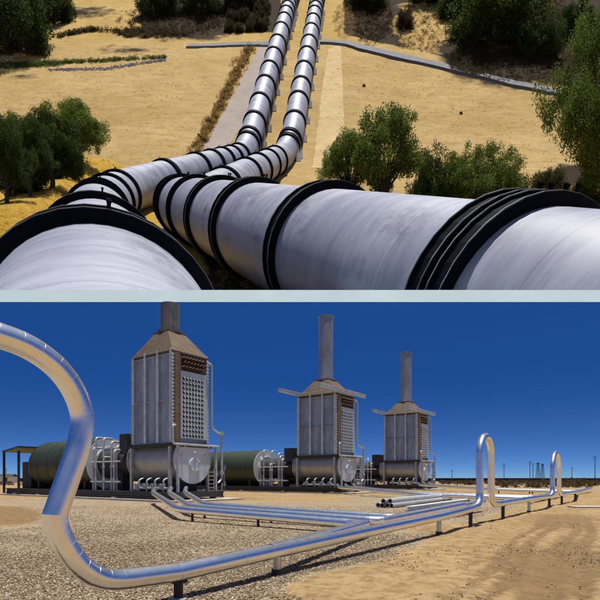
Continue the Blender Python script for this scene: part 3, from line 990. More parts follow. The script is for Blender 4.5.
# ----------------------------------------------------------------- the desert floor
na_f, na_b = 460, 70
ang = np.concatenate([np.linspace(-R(42), R(42), na_f, endpoint=False), np.linspace(R(42), 2 * math.pi - R(42), na_b, endpoint=False)])
rad = np.concatenate([[.3, 1, 2, 3], 3.6 * (70 / 3.6) ** np.linspace(0, 1, 430), 70 * (30000 / 70) ** np.linspace(.02, 1, 60)])
RR, AA = np.meshgrid(rad, ang, indexing='ij')
DX, DY = RR * np.sin(AA), RR * np.cos(AA)
du = DX * UX + DY * UY; dv = DX * VX + DY * VY
wob = .7 * fbm(DX * .35, DY * .35, 4, 3)
edge = 4.55 + .10 * (du - 5.6) + wob
grav = sstep(-.5, .5, dv - edge) * (1 - sstep(44, 50, RR + 2 * wob)) * sstep(-40, -38, DX)
DPX = 300 + F * DX / np.maximum(DY, .01); DPY = HOR + F * H / np.maximum(DY, .01)
def gblob(cx, cy, rx, ry): return np.where(DY > 1, np.exp(-(((DPX - cx) / rx) ** 2 + ((DPY - cy) / ry) ** 2)), 0)
grav = grav - 1.1 * gblob(0, 516, 52, 13) - 1.0 * gblob(255, 498, 70, 4.5) - .9 * gblob(430, 528, 38, 7) - .6 * gblob(330, 500, 40, 3)
grav = np.clip(grav, 0, 1)
brown = 1.0 * gblob(5, 516, 54, 12) + .55 * gblob(430, 529, 32, 6) + .5 * gblob(255, 499, 40, 3) + .65 * 1.3 * gblob(575, 565, 62, 28) + .8 * gblob(540, 588, 36, 16) + .65 * gblob(560, 520, 60, 10) + .4 * gblob(480, 560, 40, 12) + .45 * gblob(590, 495, 30, 5)
sandm = 1 - grav
DZ = sandm * (.05 * fbm(DX * .9, DY * .9, 4, 41) + .03 * np.abs(fbm(DX * 2.6, DY * 2.6, 5, 43)) + .018 * np.abs(fbm(DX * 7, DY * 7, 3, 45))) * (1 - sstep(60, 120, RR)) + .012 * fbm(DX * .5, DY * .5, 3, 47) * (1 - sstep(60, 120, RR))
# wheel tracks pressed into the sand: two curved ruts with lug marks
tv = 1.5 + .10 * (du - 8)
for off in (0, .42, -.72, -1.12, 1.3):
    d = dv - (tv - off + .12 * np.sin(du * .6 + off))
    rut = np.exp(-(d / .15) ** 2)
    lug = .5 + .5 * np.sin((du + np.abs(d) * 1.2) * 2 * math.pi / .22)
    inn = sstep(4, 7, du) * (1 - sstep(20, 26, du))
    DZ = DZ - sandm * inn * (rut * (.022 + .022 * lug) - .012 * np.exp(-((np.abs(d) - .24) / .08) ** 2))
    brown = brown + (.30 + .35 * lug) * rut * inn
brown = np.clip(brown, 0, 1)
ground = grid_mesh('ground', np.stack([DX, DY, DZ], -1), M['ground'], {'gravel': grav, 'brown': brown}, closed_u=True)
tag(ground, kind='structure')


def gmask(x, y):
    u_ = x * UX + y * UY; v_ = x * VX + y * VY
    e = 4.55 + .10 * (u_ - 5.6) + .7 * fbm(x * .35, y * .35, 4, 3)
    px = 300 + F * x / y; py = HOR + F * H / y
    g = sstep(-.5, .5, v_ - e)
    for (cx, cy, rx, ry, k) in ((0, 516, 52, 13, 1.1), (255, 498, 70, 4.5, 1.0), (430, 528, 38, 7, .9)):
        g = g - k * np.exp(-(((px - cx) / rx) ** 2 + ((py - cy) / ry) ** 2))
    return np.clip(g, 0, 1)


def stones(name, n, y0, y1, smin, smax, maskfn, seed, material=None):
    rng = np.random.default_rng(seed)
    xs = []; ys = []
    tot = 0
    while tot < n:
        y = 1 / (1 / y0 + (1 / y1 - 1 / y0) * rng.random(n)); x = (rng.random(n) * 1.36 - .68) * y
        k = rng.random(n) < maskfn(x, y)
        xs.append(x[k]); ys.append(y[k]); tot += k.sum()
    x = np.concatenate(xs)[:n]; y = np.concatenate(ys)[:n]
    s_ = smin + (smax - smin) * rng.random(n) ** 2.2
    s_ = s_ * (1 + .012 * y)
    base = np.array([(1, 0, 0), (-1, 0, 0), (0, 1, 0), (0, -1, 0), (0, 0, 1), (0, 0, -1), (.62, .62, .55), (-.62, .6, .5), (.6, -.62, .52), (-.6, -.6, .56)], float)
    tri = np.array([(0, 6, 4), (6, 2, 4), (2, 7, 4), (7, 1, 4), (1, 9, 4), (9, 3, 4), (3, 8, 4), (8, 0, 4),
                    (0, 2, 6), (2, 1, 7), (1, 3, 9), (3, 0, 8), (2, 0, 5), (1, 2, 5), (3, 1, 5), (0, 3, 5)])
    nb_ = len(base)
    B = base[None] * (.75 + .5 * rng.random((n, nb_, 1)))
    B = B * np.stack([.7 + .6 * rng.random(n), .7 + .6 * rng.random(n), .5 + .35 * rng.random(n)], -1)[:, None, :]
    a = rng.random(n) * 6.283; c, s2 = np.cos(a)[:, None], np.sin(a)[:, None]
    X = B[..., 0] * c - B[..., 1] * s2; Y = B[..., 0] * s2 + B[..., 1] * c
    V = np.stack([X * s_[:, None] + x[:, None], Y * s_[:, None] + y[:, None], B[..., 2] * s_[:, None] + (s_ * .25)[:, None]], -1)
    me = bpy.data.meshes.new(name)
    me.vertices.add(n * nb_); me.vertices.foreach_set('co', V.reshape(-1).astype(np.float32))
    T = (tri[None] + (np.arange(n) * nb_)[:, None, None]).reshape(-1)
    me.loops.add(len(T)); me.loops.foreach_set('vertex_index', T.astype(np.int32))
    me.polygons.add(len(T) // 3); me.polygons.foreach_set('loop_start', np.arange(0, len(T), 3, dtype=np.int32))
    me.update(calc_edges=True)
    o = link_mesh(name, me, material or M['stone'])
    return tag(o, kind='stuff')


stones('gravel', 105000, 5.0, 30, .008, .022, gmask, 5)
stones('pebbles', 1200, 5.0, 25, .006, .022, lambda x, y: 1 - gmask(x, y), 6)
stones('clods', 4500, 5.0, 28, .004, .020, lambda x, y: (1 - gmask(x, y)) * np.clip(.15 + fbm(x * .5, y * .5, 3, 61) * 1.6, 0, 1), 9, M['clod'])

# ----------------------------------------------------------------- steam generators
C1 = Vector((-9.2, 36.0, 0))
RZ = math.atan2(UY, UX)
W, LN = 3.36, 4.66


def make_unit(first=True):
    t = empty('steam_generator', C1, RZ)
    B = lambda mb, n, m, p=None, cut=None: mb.build(n, M[m], p or t, local=True, cut=cut)
    # skid
    mb = MB()
    for x in (-.7, 4.0):
        mb.box(x - .12, x + .12, -1.1, 24.5, .22, .30); mb.box(x - .03, x + .03, -1.1, 24.5, .30, .62); mb.box(x - .12, x + .12, -1.1, 24.5, .62, .70)
    for y in np.arange(-1.0, 24.6, 1.6):
        mb.box(-.67, 3.97, y - .06, y + .06, .28, .64)
    mb.box(-.66, 3.96, -1.0, 24.4, .64, .68)
    B(mb, 'skid', 'dark')
    # convection box
    z0, z1 = 4.25, 10.8
    mb = MB(); mb.box(.06, W - .06, .06, LN - .06, z0, z1)
    box = B(mb, 'convection_box', 'panel')
    mb = MB()
    for k in range(4):       # upright ribs on the long sides
        y = .09 + k * (LN - .18) / 3
        for x, s_ in ((0.06, -1), (W - .06, 1)):
            mb = MB()
            mb.box(min(x, x + s_ * .16), max(x, x + s_ * .16), y - .05, y + .05, z0 + .05, z1 + (.32 if k in (0, 1, 2) else .1))
            mb.box(min(x + s_ * .16, x + s_ * .18), max(x + s_ * .16, x + s_ * .18), y - .10, y + .10, z0 + .05, z1 + (.34 if k in (1, 2) else .1))
            B(mb, 'rib', 'rib', box)
    for z in (z0 + .03, (z0 + z1) / 2 - .15, z1 - .1):
        for x, s_ in ((0.06, -1), (W - .06, 1)):
            mb = MB(); mb.box(min(x, x + s_ * .145), max(x, x + s_ * .145), .02, LN - .02, z - .05, z + .05)
            B(mb, 'crossbar', 'panel', box)
    for x in (.0, W):
        for y in (0, LN):
            mb = MB(); mb.box(x - .07, x + .07, y - .05, y + .05, z0, z1)
            for z in np.arange(z0 + .1, z1, .26):
                mb.box(x - .12, x + .12, y - .085, y + .085, z, z + .11)
            B(mb, 'bolted_flange', 'rib', box)
    # base frame under the box
    mb = MB()
    mb.box(-.22, W + .22, -.42, LN + .22, 3.98, 4.24)
    B(mb, 'base_frame', 'dark')
    # tube sheet, its bends, and the return bends above
    mb = MB(); mb.box(.62, W - .12, -.16, .04, 4.6, 9.55)
    ts = B(mb, 'tube_sheet', 'panel_lit')
    mb = MB(); hl = MB()
    for i in range(7):
        for j in range(13):
            x = .88 + i * .30; z = 4.85 + j * .345
            hl.box(x - .05, x + .13, -.172, -.155, z - .10, z + .10)  # flat dark plates in place of the shade around each bend
            mb.tube(round_path([(x, -.15, z + .10), (x, -.30, z + .06), (x + .09, -.30, z - .06), (x + .09, -.15, z - .10)], .05, 3), .036, 6)
    B(hl, 'hole_shade_pattern', 'hole_shade', ts)
    B(mb, 'tube_bends', 'panel_lit', ts)  # rows of small U-shaped tube bends
    mb = MB(); mb.box(.62, W - .12, -.02, .05, 9.65, 10.75)
    hd = B(mb, 'header_opening', 'hole_shade')
    mb = MB()
    for i in range(7):
        for j in range(3):
            x = .84 + i * .31 + (.1 if j % 2 else 0); z = 9.82 + j * .33
            mb.tube(round_path([(x - .09, .0, z), (x - .09, -.26, z), (x + .13, -.26, z + .10), (x + .13, .0, z + .10)], .09, 4), .062, 8)
    B(mb, 'return_bend', 'rust', hd)
    mb = MB(); mb.box(.12, .52, -.20, .05, 4.3, 10.8); mb.box(.50, .60, -.24, .05, 4.3, 10.7)
    B(mb, 'corner_channel', 'rustbar')
    # hood and stack
    mb = MB()
    o = .08; zc, zt = 10.82, 12.75; cx, cy, hw = W / 2, LN / 2, .86
    lo = [(-o, -o), (W + o, -o), (W + o, LN + o), (-o, LN + o)]; hi = [(cx - hw, cy - hw), (cx + hw, cy - hw), (cx + hw, cy + hw), (cx - hw, cy + hw)]
    v = [(x, y, zc) for x, y in lo] + [(x, y, zc + .12) for x, y in lo] + [(x, y, zt) for x, y in hi] + [(x, y, zt + .15) for x, y in hi]
    fs = []
    for k in range(3):
        for j in range(4): fs.append((k * 4 + j, k * 4 + (j + 1) % 4, k * 4 + 4 + (j + 1) % 4, k * 4 + 4 + j))
    fs += [(3, 2, 1, 0), (12, 13, 14, 15)]
    mb.add(v, fs)
    B(mb, 'hood', 'hood')
    st = 15.15 if first else 20.2
    mb = MB(); mb.lathe((cx, cy, 0), (0, 0, 1), [(zt + .1, .95), (zt + .28, .95), (zt + .30, .74)] + ([(15.13, .74), (15.13, .66), (14.2, .66)] if first else [(st - .12, .74), (st - .12, .79), (st, .79), (st, .66), (st - 1.0, .66)]), 32)
    B(mb, 'stack', 'stack' if first else 'stack_clean')
    if not first:
        for y in (-.15, LN + .15):
            mb = MB()
            zz = 11.35
            mb.bar((-3.0, y, zz), (W + 2.2, y, zz), .05, .34)
            mb.bar((-3.0, y, zz + .17), (W + 2.2, y, zz + .17), .24, .05)
            mb.bar((-3.0, y, zz - .17), (W + 2.2, y, zz - .17), .24, .05)
            B(mb, 'lifting_rail', 'rib')
        for x in (-.1, W + .1):
            mb = MB(); mb.bar((x, -.05, 11.35), (x, LN + .05, 11.35), .12, .12); B(mb, 'rail_tie', 'rib')
    # lower drum
    xc, zd, rd = W / 2, 3.05, 1.75
    CT = [((0, 0, 3.97), (0, 0, -1))]
    mb = MB(); mb.lathe((xc, 0, zd), (0, 1, 0), [(-.25, .0), (-.25, rd), (-.12, rd), (-.12, rd - .06), (5.3, rd - .06), (5.3, rd), (5.42, rd), (5.42, 0.0)], 48)
    dr = B(mb, 'drum', 'drum', None, CT)
    mb = MB(); mb.lathe((xc, 0, zd), (0, 1, 0), [(-.31, .0), (-.31, rd + .04), (-.262, rd + .04)], 48)
    ep = B(mb, 'end_plate', 'plate', dr, CT)
    mb = MB(); mb.lathe((xc + .1, 0, zd - .35), (0, 1, 0), [(-.44, .0), (-.44, .52), (-.30, .52)], 28)
    for k in range(12):
        a = k * math.pi / 6
        mb.tube([(xc + .1 + .45 * math.cos(a), -.50, zd - .35 + .45 * math.sin(a)), (xc + .1 + .45 * math.cos(a), -.42, zd - .35 + .45 * math.sin(a))], .045, 6)
    mb.tube(round_path([(xc + .02, -.42, zd + .55), (xc + .02, -.62, zd + .55), (xc + .02, -.62, zd - .2)], .1, 4), .05, 8)
    B(mb, 'manhole', 'rib', dr)
    for y in (.8, 4.3):
        mb = MB(); mb.box(xc - 1.3, xc + 1.3, y - .1, y + .1, .70, 1.75); B(mb, 'saddle', 'dark')
    # posts, rail and ladder at the near end
    for x in (-.05, W + .28):
        mb = MB(); mb.box(x - .08, x + .08, -.75, -.59, .70, 4.2); B(mb, 'post', 'smallpipe')
    for x in (-.12, W + .12):
        for y in (.1, LN):
            mb = MB(); mb.box(x - .1, x + .1, y - .1, y + .1, .70, 3.98); B(mb, 'post', 'smallpipe')
    mb = MB(); mb.tube(round_path([(-.3, -.7, 5.45), (-.55, -.75, 5.45), (-.55, -.75, 4.12), (W + .5, -.75, 4.12)], .25, 6), .085, 12)
    mb.tube([(.6, -.3, 3.3), (.6, -.75, 4.1)], .05, 8); mb.tube([(W - .5, -.3, 3.3), (W - .5, -.75, 4.1)], .05, 8)
    B(mb, 'rail', 'smallpipe')
    mb = MB()
    for x in (W - .45, W + .10): mb.tube([(x, -.66, .7), (x, -.66, 2.4)], .03, 6)
    for z in np.arange(.95, 2.4, .3): mb.tube([(W - .45, -.66, z), (W + .10, -.66, z)], .022, 6)
    B(mb, 'ladder', 'smallpipe')
    # downcomer on the far side
    mb = MB()
    mb.tube(round_path([(W - .3, -.3, 10.5), (W + .22, -.3, 10.5), (W + .22, -.3, 5.5), (W + 1.0, -.6, 5.05), (W + 1.0, -.6, 1.6), (W + .6, -.6, 1.3)], .3, 6), .085, 12)
    mb.tube([(W + 1.0, -.6, 1.3), (W + 1.0, -.6, .7)], .06, 10)
    for z in (5.2, 2.1): mb.lathe((W + 1.0, -.6, z), (0, 0, 1), [(-.12, .0), (-.12, .17), (.12, .17), (.12, 0.0)], 14)
    B(mb, 'downcomer', 'smallpipe')
    for k, (x, z) in enumerate(((W + .55, 3.4), (W + .55, 2.0), (W + 1.35, 2.5), (W + 1.35, 1.2))):
        mb = MB(); mb.tube([(x, -.5, .7), (x, -.5, z)], .05, 8); mb.lathe((x, -.5, z), (0, 0, 1), [(-.1, 0.0), (-.1, .14), (.1, .14), (.1, 0.0)], 12)
        mb.lathe((x, -.5, z + .18), (0, 0, 1), [(-.02, .06), (-.02, .16), (.02, .16), (.02, .06)], 12)
        B(mb, 'valve', 'galv')
    # manifold of valves under the drum on the left
    mb = MB()
    for k in range(4):
        y = .3 + k * .95; x = -.55
        mb.tube(round_path([(x, y, .7), (x, y, 1.55), (x + .5, y, 1.7)], .2, 4), .075, 10)
        mb.lathe((x, y, 1.15), (0, 0, 1), [(-.14, .0), (-.14, .17), (.14, .17), (.14, .0)], 12)
        mb.lathe((x - .30, y, 1.15), (1, 0, 0), [(-.02, .05), (-.02, .17), (.02, .17), (.02, .05)], 14)
        mb.tube([(x - .3, y, 1.15), (x, y, 1.15)], .025, 6)
    mb.tube([(-.55, -.2, .95), (-.55, 3.6, .95)], .10, 12)
    B(mb, 'manifold', 'galv')
    # standing pipework between the drum and the green tank
    mb = MB()
    for (x, y, zt_) in ((-.5, 6.4, 3.9), (-.35, 7.0, 4.6), (-.6, 7.7, 4.9), (-.3, 8.2, 3.4), (-.55, 8.9, 5.0), (-.4, 9.5, 4.2), (.4, 7.4, 4.3)):
        mb.tube(round_path([(x, y, .7), (x, y, zt_), (x + .9, y + .2, zt_)], .28, 5), .085, 10)
        for z in (1.5, 2.6): mb.lathe((x, y, z), (0, 0, 1), [(-.06, .0), (-.06, .15), (.06, .15), (.06, 0.0)], 12)
    mb.tube([(-.5, 5.6, 1.4), (-.5, 9.7, 1.4)], .07, 10); mb.tube([(-.5, 5.6, 3.0), (-.5, 9.7, 3.0)], .06, 10)
    B(mb, 'pipework', 'smallpipe')
    mb = MB(); mb.lathe((xc, 0, 2.9), (0, 1, 0), [(5.45, 0.0), (5.45, 1.25), (10.3, 1.25), (10.3, 0.0)], 32)
    B(mb, 'duct', 'dark')
    for q in ((.1, W, 5.6, 6.6, 3.6, 5.2), (.6, 1.4, 6.9, 7.9, .7, 2.2)):
        mb = MB(); mb.box(*q); B(mb, 'control_box', 'dark')
    # green insulated tank
    rt, zt2, xt = 2.25, 2.95, W / 2
    mb = MB(); mb.lathe((xt, 0, zt2), (0, 1, 0), [(10.42, rt), (20.2, rt), (20.7, rt * .93), (21.1, rt * .72), (21.3, 0.0)], 56)
    tk = B(mb, 'tank', 'green')
    for y in (11.6, 13.4, 15.2, 17.0, 18.8, 20.1):
        mb = MB(); mb.lathe((xt, y, zt2), (0, 1, 0), [(-.05, rt * .99), (-.05, rt + .022), (.05, rt + .022), (.05, rt * .99)], 56)
        B(mb, 'band', 'green', tk)
    mb = MB(); mb.lathe((xt, 0, zt2), (0, 1, 0), [(10.36, 0.0), (10.36, rt - .02), (10.419, rt - .02)], 56)
    mb.lathe((xt, 0, zt2), (0, 1, 0), [(10.24, 1.3), (10.24, 1.45), (10.355, 1.45)], 40)
    B(mb, 'end_plate', 'plate', tk)
    for y in (11.5, 15.5, 19.5):
        mb = MB(); mb.box(xt - 1.7, xt + 1.7, y - .15, y + .15, .70, 1.6); B(mb, 'saddle', 'dark')
    # burner shelter at the far end
    c = empty('burner_shelter', (0, 0, 0)); c.parent = t
    mb = MB(); mb.add([(-1.2, 20.9, 4.6), (4.6, 20.9, 4.6), (4.6, 24.4, 4.25), (-1.2, 24.4, 4.25), (-1.2, 20.9, 4.75), (4.6, 20.9, 4.75), (4.6, 24.4, 4.4), (-1.2, 24.4, 4.4)],
                      [(3, 2, 1, 0), (4, 5, 6, 7), (0, 1, 5, 4), (1, 2, 6, 5), (2, 3, 7, 6), (3, 0, 4, 7)])
    B(mb, 'roof', 'green', c)
    for x in (-1.1, 4.5):
        for y in (21.1, 24.2):
            mb = MB(); mb.box(x - .09, x + .09, y - .09, y + .09, .22, 4.3); B(mb, 'post', 'dark', c)
    mb = MB(); mb.box(.2, 2.6, 21.4, 23.2, .7, 3.3); mb.lathe((1.5, 23.2, 2.0), (0, 1, 0), [(0, .6), (.5, .6), (.5, 0.0)], 20)
    B(mb, 'burner', 'dark', c)
    return t


u1 = make_unit(True)
tag(u1, 'nearest and biggest steam generator with rusty tan hood, its stack reaching the pale ledge', 'steam generator', 'steam generators in a row')
u2 = make_unit(False); u2.location = C1 + Vector((UX, UY, 0)) * 22.8 + Vector((-.45, 0, 0)); u2.scale = (1.12, 1.10, 1)
tag(u2, 'middle steam generator of the row, tall grey stack and rail arms over its hood', 'steam generator', 'steam generators in a row')
u3 = copy_tree(u2); u3.location = C1 + Vector((UX, UY, 0)) * 43.4
tag(u3, 'farthest and smallest steam generator, rightmost of the row, its stack well below the ledge', 'steam generator', 'steam generators in a row')

for k, s_ in enumerate((0, 22.8, 43.4)):
    mb = MB(); mb.box(-1.3, 5.2, -2.2, 25.2, -.2, .14)
    o = mb.build('concrete_pad', M['concrete'], None); o.location = C1 + Vector((UX, UY, 0)) * s_; o.rotation_euler.z = RZ
    tag(o, kind='structure')
    for x in (-.7, 4.0):
        for y in (0, 6, 12, 18, 24):
            mb = MB(); mb.box(x - .2, x + .2, y - .2, y + .2, .135, .225)
            mb.build('foot', M['concrete'], (u1, u2, u3)[k], local=True)

# ----------------------------------------------------------------- the long jacketed pipe with its loops
X0, Y0 = -.40, 8.76


def on_line(px, row):
    """point of the upright plane that holds the pipe"""
    k = (px - 300) / F; s_ = UX / UY
    Y = (X0 - s_ * Y0) / (k - s_)
    return Vector((k * Y, Y, H + (HOR - row) / F * Y))


def at_u(Y, z):
    return Vector((X0 + UX / UY * (Y - Y0), Y, z))


def arc_pts(pts, rad, n):
    return round_path(pts, rad, n)


line = [on_line(-60, 310), on_line(15, 329), on_line(108, 362), on_line(83, 440), on_line(38, 540), on_line(72, 588), on_line(177, 572.5), on_line(277, 546),
        on_line(437, 513.5)]
# near loop (hand placed), two loops further on
path = round_path(line[:6] + [on_line(140, 579)], [0, .5, .75, .9, .9, .55, 0], 9)[:-1]
path = []
for p_, r_ in zip([on_line(-70, 312), on_line(0, 327.5), on_line(78, 350), on_line(96, 400), on_line(52, 505), on_line(68, 585), on_line(140, 579)], [0] * 7):
    path.append(p_)
near = round_path([on_line(-90, 318), on_line(45, 318), on_line(95, 372), on_line(86, 428), on_line(54, 506), on_line(52, 600), on_line(150, 577)],
                  [0, .62, .5, .42, .30, .62, 0], 7)
near = [on_line(*p) for p in [(-60, 324), (-25, 329), (5, 337.5), (26, 346), (44, 357), (59, 370), (71, 386), (79, 403), (82.5, 421), (79.5, 442), (74, 461), (55, 515),
                               (56.5, 526), (61, 538), (67, 549), (75, 560), (85, 569.5), (97, 576.5), (111, 579.5), (126, 579), (142, 577)]]
zr = .68


def loop(Ya, Yb, top):
    """upright hairpin between the two legs at depth Ya and Yb"""
    m = (Ya + Yb) / 2; h = (Yb - Ya) / 2
    pts = [at_u(Ya - .75, zr - .03)]
    pts += [at_u(Ya - .25, zr + .02), at_u(Ya - .03, zr + .18), at_u(Ya, zr + .5)]
    for k in range(0, 13):
        a = math.pi * (1 - k / 12)
        pts.append(at_u(m + h * math.cos(a), top - h * 1.15 + h * 1.15 * math.sin(a)))
    pts += [at_u(Yb, zr + .5), at_u(Yb + .03, zr + .18), at_u(Yb + .25, zr + .02), at_u(Yb + .75, zr - .02)]
    return pts


pts = near + [on_line(177, 572.5), on_line(277, 550.5), on_line(360, 533), at_u(14.9, .545), at_u(16.4, .60)] + loop(18.1, 19.25, 3.25) + [at_u(22, zr), at_u(26, zr)] + loop(29.3, 31.0, 3.2) + [at_u(34, zr), at_u(36.5, zr), Vector((27.6, 49.7, .5))]
mainp = empty('jacketed_pipe', at_u(14.9, 0))
tag(mainp, 'long shiny silver pipe curling up at the near left, with two hairpin loops farther right', 'pipe')
RP = .132
def spline(P_, n=4):
    out = []
    for i in range(len(P_) - 1):
        p0, p1, p2, p3 = P_[max(i - 1, 0)], P_[i], P_[i + 1], P_[min(i + 2, len(P_) - 1)]
        for k in range(n):
            t = k / n
            out.append(.5 * (2 * p1 + (p2 - p0) * t + (2 * p0 - 5 * p1 + 4 * p2 - p3) * t * t + (3 * p1 - p0 - 3 * p2 + p3) * t ** 3))
    return out + [P_[-1]]


bend_a = spline(near[:12], 3); bend_b = spline([near[11]] + near[12:] + [on_line(177, 572.5)], 3)
mb = MB(); mb.tube(bend_a + bend_b[1:], RP, 32, gore=[len(bend_a) - 1])
mb.tube([bend_b[-1]] + pts[len(near) + 1:], RP, 28)
mb.build('jacket', M['chrome'], mainp)
mb = MB()
for Y in list(np.arange(7.0, 17.0, 1.05)) + list(np.arange(20.6, 28, 1.6)) + [33, 35]:
    i = min(range(len(pts)), key=lambda k: abs(pts[k].y - Y) + (9 if pts[k].z > 1 else 0))
    lo = [p for p in pts if p.z < 1.0 and p.y >= 6.9]
    zz = np.interp(Y, [p.y for p in lo], [p.z for p in lo])
    mb = MB(); mb.lathe(at_u(Y, float(zz)), (UX, UY, .02), [(-.015, RP * .99), (-.015, RP + .006), (.015, RP + .006), (.015, RP * .99)], 28)
    mb.build('strap', M['chrome'], mainp)
for i in range(1, 12, 5):
    t_ = (near[i + 1] - near[i - 1]).normalized()
for L_, st_ in ((bend_a, 3), (bend_b, 3)):
    for i in range(2, len(L_) - 6, st_):
        t_ = (L_[i + 1] - L_[i - 1]).normalized()
        mb = MB(); mb.lathe(L_[i], t_, [(-.006, RP * .99), (-.006, RP + .0022), (.006, RP + .0022), (.006, RP * .99)], 32)
        mb.build('seam', M['chrome'], mainp)


def line_z(Y):
    lo = [p for p in pts if p.z < 1.0 and p.y >= 6.0]
    return float(np.interp(Y, [p.y for p in lo], [p.z for p in lo]))


def support(Y, kind):
    z = line_z(Y) - RP
    c = at_u(Y, 0); mb = MB()
    if kind == 'round':
        mb.lathe(c, (0, 0, 1), [(.10, 0.0), (.10, .075), (z + .03, .075)], 18)
        o = mb.build('support_post', M['dullchrome'], mainp)
        b = MB(); b.lathe(c, (0, 0, 1), [(-.05, .10), (.105, .10), (.11, 0.0)], 18); bo = b.build('base', M['dark'], mainp); 
    else:
        q = Vector((UX, UY, 0)); w_ = Vector((VX, VY, 0))
        mb.bar(c - Vector((0, 0, .05)), Vector((c.x, c.y, z + .02)), .105, .105)
        mb.bar(Vector((c.x, c.y, z + .0)) - q * .10, Vector((c.x, c.y, z + .0)) + q * .10, .16, .035)
        o = mb.build('support_post', M['browntube'], mainp)
        b = MB(); b.bar(c - Vector((0, 0, .05)), c + Vector((0, 0, .03)), .24, .24); bo = b.build('base', M['concrete'], mainp)
    bo.parent = o


for Y, k in ((7.0, 'square'), (8.76, 'round'), (14.9, 'round'), (17.25, 'square'), (20.6, 'square'), (24.4, 'round'), (28.5, 'square'), (31.8, 'square'), (36.3, 'square')):
    support(Y, k)

# side pipe laid against the long pipe and joining it at a slant
a_, b_ = on_line(270, 550.5), P(366, 523.4, 14.2)
sp = empty('branch_pipe', Vector((b_.x, b_.y, 0)))
tag(sp, 'short silver pipe slanting into the long pipe, with a rounded capped end', 'pipe')
mb = MB(); d_ = (b_ - a_).normalized(); mb.tube([a_, b_], .115, 24, cap=False, gore=True)
mb.lathe(b_, d_, [(0, .122), (.05, .122), (.13, .09), (.16, .0)], 24)
mb.build('jacket', M['chrome'], sp)
mb = MB(); c = a_ + (b_ - a_) * .93; mb.bar((c.x, c.y, -.05), (c.x, c.y, c.z - .10), .10, .10); mb.build('support_post', M['browntube'], sp)

# feed pipes from each generator to the long pipe
FEED = [((-9.6, 32.6), (-4.88, 20.0), (1.95, 15.0)), ((-8.7, 33.2), (-4.77, 21.7), (2.6, 16.2)), ((-7.8, 33.8), (-4.4, 23.2), (3.38, 17.4))]
WORD = {0: 'nearest', 1: 'middle', 2: 'farthest'}
FW = {0: 'front', 1: 'centre', 2: 'back'}
for g_, s_ in enumerate((0, 22.8, 43.4)):
    off = Vector((UX, UY, 0)) * s_
    for k, (a, b, c) in enumerate(FEED):
        a, b, c = (Vector((*q, 0)) + off for q in (a, b, c))
        dirv = (c - b).normalized()
        p0 = a + Vector((-.1, .9, 1.0)); p1 = a + Vector((0, 0, .75))
        zl = .30; uu = Vector((UX, UY, 0))
        pth = [p0, p1, b + Vector((0, 0, .45)), c + Vector((0, 0, zl))]
        if k == 0:
            pth += [c - uu * .9 + Vector((0, 0, zl + .06))]; rads = [0, .7, .9, .5, 0]
        else:
            pth += [c + uu * (6.0 + 2 * k) + Vector((0, 0, .48))]; rads = [0, .7, .9, .5, 0]
        pp = round_path(pth, rads, 6)
        t = empty('feed_pipe', Vector((b.x, b.y, 0)))
        tag(t, '%s silver pipe of the three leaving the foot of the %s generator' % (FW[k], WORD[g_]), 'pipe', 'silver pipes from the generators')
        mb = MB(); mb.tube(pp, .148, 20, gore=True); mb.build('jacket', M['chrome'], t)
        for f_ in (.10, .5, .9):
            q = b + (c - b) * f_
            mb = MB(); mb.bar((q.x, q.y, -.05), (q.x, q.y, .33 - .15 * f_), .09, .09); mb.build('support_post', M['browntube'], t)

# stacked lengths of steel lying behind the long pipe
rnd = random.Random(3)
def lying(px, row, px2, row2, z=0):
    def g(px, row, z_):
        Y = (H - z_) * F / (row - HOR); return Vector(((px - 300) / F * Y, Y, z_))
    return g(px, row, z), g(px2, row2, z)
a, b = lying(392, 508, 468, 497.5)
d = (b - a).normalized(); n_ = Vector((-d.y, d.x, 0))
k = 0
desc = ['front bottom', 'second bottom', 'third bottom', 'rear bottom', 'upper front', 'upper rear']
for (o_, z_) in ((0, .14), (.29, .14), (.58, .14), (.87, .14), (.15, .39), (.44, .39)):
    q = a + n_ * o_ + Vector((0, 0, z_)) + d * rnd.uniform(-.25, .25)
    mb = MB(); mb.lathe(q, d, [(0, .115), (0, .14), (12.5, .14), (12.5, .115), (0, .115)], 14)
    o = mb.build('loose_pipe', M['smallpipe'])
    tag(o, 'dull grey loose pipe lying in the bundle on the gravel, %s one' % desc[k], 'pipe', 'loose pipes bundled on the gravel'); k += 1
a, b = lying(408, 512, 474, 502)
d = (b - a).normalized(); n_ = Vector((-d.y, d.x, 0))
mb = MB(); L_ = 11.0
for (w0, w1, h0, h1) in ((-.17, .17, .0, .03), (-.02, .02, .03, .25), (-.17, .17, .25, .28)):
    v = [a + d * s_ * L_ + n_ * w_ + Vector((0, 0, h_)) for s_ in (0, 1) for h_ in (h0, h1) for w_ in (w0, w1)]
    mb.add(v, [(0, 1, 3, 2), (4, 6, 7, 5), (0, 4, 5, 1), (2, 3, 7, 6), (0, 2, 6, 4), (1, 5, 7, 3)])
tag(mb.build('steel_beam', M['rib']), 'pale grey steel beam lying alone in front of the bundle of loose pipes', 'beam')

# flat pale slab lying on the sand at the right
mb = MB(); q = P(588, 508, F * H / (508 - HOR)); mb.box(q.x - .9, q.x + .9, q.y - .5, q.y + .5, -.02, .10)
tag(mb.build('stone_slab', M['concrete']), 'flat pale slab lying alone on the sand at the far right', 'slab')

